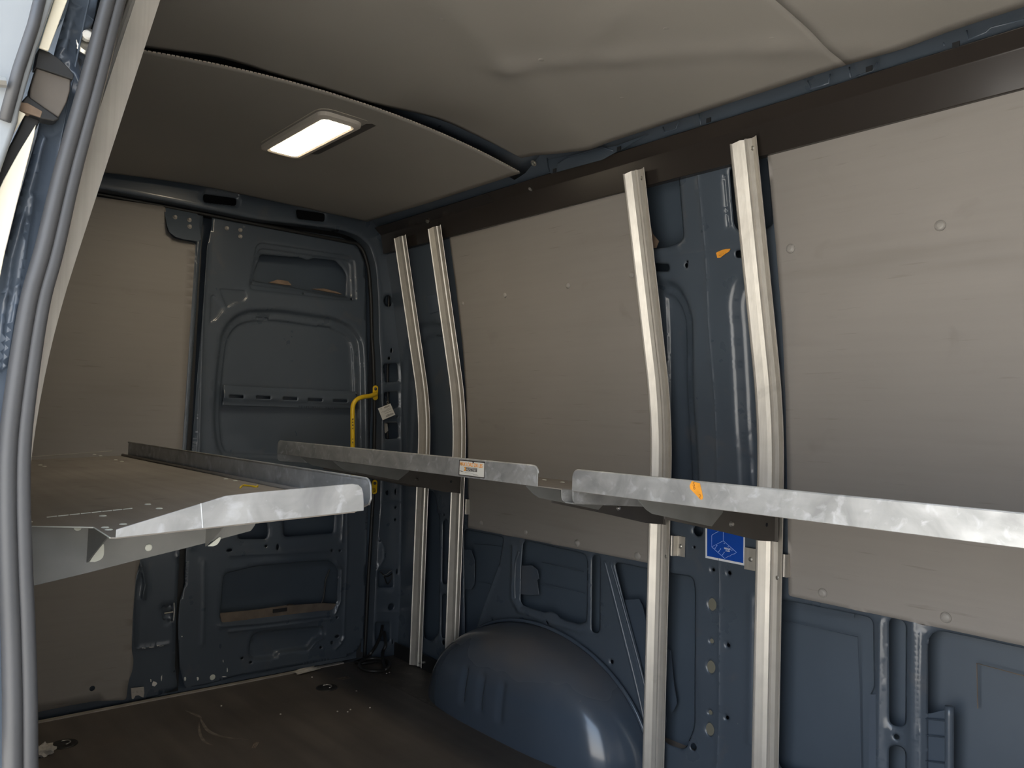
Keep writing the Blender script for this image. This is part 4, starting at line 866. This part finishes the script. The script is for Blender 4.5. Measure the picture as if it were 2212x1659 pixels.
# ------------------------------------------------------------------ stickers on the body
def sticker_pt(u, v, off=.0014): return sidep(u, v, off)
Q = [sticker_pt(u, v) for u, v in [(1524, 1120), (1609, 1133), (1609.5, 1222), (1524, 1205)]]
stk = MB(); stk.prism(Q, (0, -.0006, 0)); st = stk.build('floor_load_sticker', 'sticker_white'); tag(st, 'blue rectangular sticker with white line drawing, on the pillar under the long shelf', 'sticker')
qb = [(1527.5, 1124), (1606, 1138), (1605.5, 1216.5), (1527.5, 1201)]
b = MB(); b.prism([sticker_pt(u, v, .0021) for u, v in qb], (0, -.0003, 0)); b.build('blue_field', 'blue', st)
px = lambda a, c: (1510 + a / 16.59, 1130 + c / 16.59)
lines = [[(455, 440), (455, 850), (870, 635), (870, 250)], [(455, 440), (500, 400), (560, 380), (590, 345), (640, 335), (700, 280)], [(455, 850), (920, 1270), (1060, 1185), (1110, 1180), (1170, 1130), (1270, 1100), (1345, 1052), (870, 635)],
         [(575, 900), (640, 805)], [(708, 1020), (775, 925)], [(840, 1140), (905, 1045)]]
b = MB()
for l in lines: b.tube([sticker_pt(*px(*p), .0026) for p in l], .0007, 5)
for p in [(575, 905), (640, 805), (708, 1022), (775, 925), (840, 1140), (905, 1045), (905, 730), (1045, 850), (1180, 968)]: b.lathe(sticker_pt(*px(*p), .0024), (0, -1, 0), [(.0015, 0), (.0015, .0006), (0, .0006)], 8)
b.build('white_drawing', 'line', st)
a0 = sticker_pt(*px(893, 925), .0026); text('lettering', '500daN', .0066, a0, (1, 0, 0), (0, 0, 1), 'sticker_white', st, .0003, 1.0, bold=.03)
a0 = sticker_pt(*px(955, 1010), .0026); text('lettering', '5 kN', .0066, a0, (1, 0, 0), (0, 0, 1), 'sticker_white', st, .0003, 1.0, bold=.03)
q = [sidep(u, v, .0022) for u, v in [(1547, 546), (1560, 540), (1568, 538), (1578, 537.5), (1575.5, 543), (1566, 549), (1556, 557), (1549.5, 557)]]
b = MB(); b.prism(q, (0, -.0006, 0)); tt = b.build('tape_scrap', 'tape'); tag(tt, 'torn orange tape scrap with letters, stuck on the blue pillar between the two nearest uprights', 'tape')
for s_, (u, v, h) in (('E', (1552, 553, .020)), ('K', (1561, 548, .015))): text('lettering', s_, h, sidep(u, v, .0030), (1, 0, .12), (0, 0, 1), 'tapeink', tt, .0002)
q = [sidep(u, v, -.012) for u, v in [(1402, 478), (1410, 505), (1423, 521), (1417, 536), (1408, 536), (1402, 520)]]
b = MB(); b.prism(q, (0, .002, 0)); o = b.build('tape_scrap', 'foam'); tag(o, 'brown crumpled scrap in the upper opening of the pillar beside the third upright', 'tape')
# ------------------------------------------------------------------ cable on the floor
cab = []
for (u, v, x) in [(826, 1352, -.02), (822, 1372, .01), (812, 1395, .035), (800, 1412, .05)]: cab.append(onp(u, v, 0, x))
FL = lambda u, v, z=.007: onp(u, v, 2, z)
cab += [FL(788, 1422), FL(772, 1428), FL(768, 1430), FL(785, 1433), FL(810, 1429)]
for k in range(0, 20): t = -.9 + k * .42; cab.append(FL(809 + 33 * math.cos(t), 1437 + 13.5 * math.sin(t) - k * .12, .007 + .0012 * k))
for (u, v, x) in [(826, 1412, .06), (833, 1395, .04), (832, 1380, .01), (830, 1365, -.02)]: cab.append(onp(u, v, 0, x))
b = MB(); b.tube(bez(cab, 5), .0068, 9); o = b.build('power_cable', 'cable', smooth=True); tag(o, 'coiled black cable on the floor in the rear corner, coming out of the pillar', 'cable')
# ------------------------------------------------------------------ floor bits
def tie(u, v, r, label):
    c_ = FL(u, v, .0); e = empty('tie_down_cup', c_, label, 'tie-down')
    b = MB(); b.lathe(c_, (0, 0, 1), [(r * 1.15, .0005), (r * 1.1, .003), (r * .92, .003), (r * .8, .0008), (r * .3, .0006), (0, .0006)], 24); b.build('cup', 'black', e, smooth=True)
    b = MB(); b.tube([c_ + Vector((r * .5 * math.cos(t), r * .5 * math.sin(t), .006)) for t in [k * PI / 8 for k in range(10)]], .002, 6); b.build('ring', 'chrome', e, smooth=True)
tie(706, 1486, .036, 'round black tie-down cup sunk in the floor near the rear doors')
tie(139, 1608, .033, 'round dark tie-down cup sunk in the floor at the near left')
def scrap(u, v, l, w, h, label, mat='paper', ang=0, name='paper_scrap', z0=.0):
    c_ = FL(u, v, z0); random.seed(int(u * 7 + v)); b = MB()
    ca, sa = math.cos(ang), math.sin(ang)
    def fn(a, e_):
        x = (a - .5) * l * (1 - .3 * abs(e_ - .5) * random.random()); y = (e_ - .5) * w * (1 - .3 * random.random()); z = h * random.random() * (1 - (2 * a - 1) ** 2) * (1 - (2 * e_ - 1) ** 2) + .0008
        return c_ + Vector((x * ca - y * sa, x * sa + y * ca, z))
    b.grid(9, 6, fn); o_ = b.build(name, mat, solid=.0008, soff=0); return tag(o_, label, 'scrap')
scrap(661, 1448, .05, .12, .010, 'torn pale paper scrap lying on the rear floor strip', z0=.005, ang=.15)
c_ = FL(92, 1622, .012); bm_ = bmesh.new(); bmesh.ops.create_icosphere(bm_, subdivisions=3, radius=1.)
random.seed(5)
vs_ = []; 
for v_ in bm_.verts: k_ = .8 + .35 * math.sin(v_.co.x * 5 + v_.co.z * 3) * math.sin(v_.co.y * 6 + 1) + random.uniform(-.05, .05); vs_.append(c_ + Vector((v_.co.x * .028 * k_, v_.co.y * .040 * k_, max(-.012, v_.co.z * .022 * k_))))
o = mk('paper_lump', vs_, [[v_.index for v_ in f_.verts] for f_ in bm_.faces], 'paper'); bm_.free(); tag(o, 'crumpled pale paper lump on the floor at the near left', 'scrap')
for l, w_ in (([(432, 1548), (438, 1562), (452, 1580), (485, 1592), (540, 1598)], .006), ([(430, 1560), (432, 1585), (442, 1602), (460, 1610)], .005), ([(400, 1535), (425, 1545), (437, 1552)], .006)):
    q_ = bez([FL(u, v, .0003) for u, v in l], 6); b = MB(); n_ = len(q_); vs_ = []
    for i_, p_ in enumerate(q_):
        t_ = (q_[min(i_ + 1, n_ - 1)] - q_[max(i_ - 1, 0)]).normalized(); s_ = Vector((-t_.y, t_.x, 0)) * w_ * math.sin(PI * (i_ + .5) / n_); vs_ += [p_ - s_, p_ + s_]
    b.add(vs_, [(2 * i_, 2 * i_ + 1, 2 * i_ + 3, 2 * i_ + 2) for i_ in range(n_ - 1)]); b.build('scuff_mark', 'scuff', fl)
scrap(742, 1465, .03, .05, .002, 'flat dull yellowish smudge of paper on the floor near the rear cup', 'dust')
scrap(551, 1610, .015, .05, .004, 'thin yellowish splinter on the middle of the floor', 'dust', .9, 'splinter')
for i, (u, v) in enumerate([(835, 1455), (841, 1453), (932, 1476), (729, 1537), (757, 1533), (751, 1538), (770, 1493), (799, 1529), (478, 1525), (606, 1543), (674, 1463)]):
    c_ = FL(u, v, .0); b = MB(); s_ = .0035 if i != 2 else .008; b.lathe(c_, (0, 0, 1), [(s_, .0), (s_ * .8, s_ * .6), (0, s_ * .8)], 6); o = b.build('debris_crumb', 'paper')
    tag(o, 'tiny pale crumb lying on the dark floor' if i != 2 else 'larger pale crumb on the worn side board beside the wheel arch', 'crumb', 'pale crumbs scattered on the floor' if i != 2 else None)
# ================================================================== LIGHT
w = bpy.data.worlds.new('w'); SC.world = w; w.use_nodes = True; nt = w.node_tree; bg = nt.nodes['Background']
tc = nt.nodes.new('ShaderNodeTexCoord'); sx = nt.nodes.new('ShaderNodeSeparateXYZ'); nt.links.new(tc.outputs['Generated'], sx.inputs[0])
rp = nt.nodes.new('ShaderNodeValToRGB'); rp.color_ramp.elements[0].position = 0.; rp.color_ramp.elements[0].color = (1.0, .96, .90, 1)
rp.color_ramp.elements[1].position = .55; rp.color_ramp.elements[1].color = (.60, .76, 1.0, 1); nt.links.new(sx.outputs[2], rp.inputs[0]); nt.links.new(rp.outputs[0], bg.inputs[0])
bg.inputs[1].default_value = SKY = 2.6
sun = bpy.data.lights.new('sun', 'SUN'); sun.energy = 13.; sun.angle = .02; sun.color = (1, .93, .82)
so_ = bpy.data.objects.new('sun', sun); COL.objects.link(so_); dirv = Vector((.55, .25, -1.0)).normalized(); so_.rotation_euler = dirv.to_track_quat('-Z', 'Y').to_euler()
# ================================================================== CAMERA
cam = bpy.data.cameras.new('camera'); co = bpy.data.objects.new('camera', cam); COL.objects.link(co)
cam.sensor_width = 36; cam.sensor_fit = 'HORIZONTAL'; cam.lens = FPX / 2212 * 36; cam.clip_start = .02
R3_ = Matrix([list(RM.T @ np.array([1, 0, 0])), list(RM.T @ np.array([0, -1, 0])), list(RM.T @ np.array([0, 0, -1]))]).transposed()
co.matrix_world = Matrix.Translation(CAM) @ R3_.to_4x4(); SC.camera = co
SC.view_settings.view_transform = 'Standard'; SC.view_settings.look = 'None'; SC.view_settings.gamma = 1; SC.view_settings.use_curve_mapping = False
SC.view_settings.exposure = 0.82
for o in COL.objects:
    if o.type == 'MESH' and not len(o.data.polygons): print('EMPTY MESH', o.name)
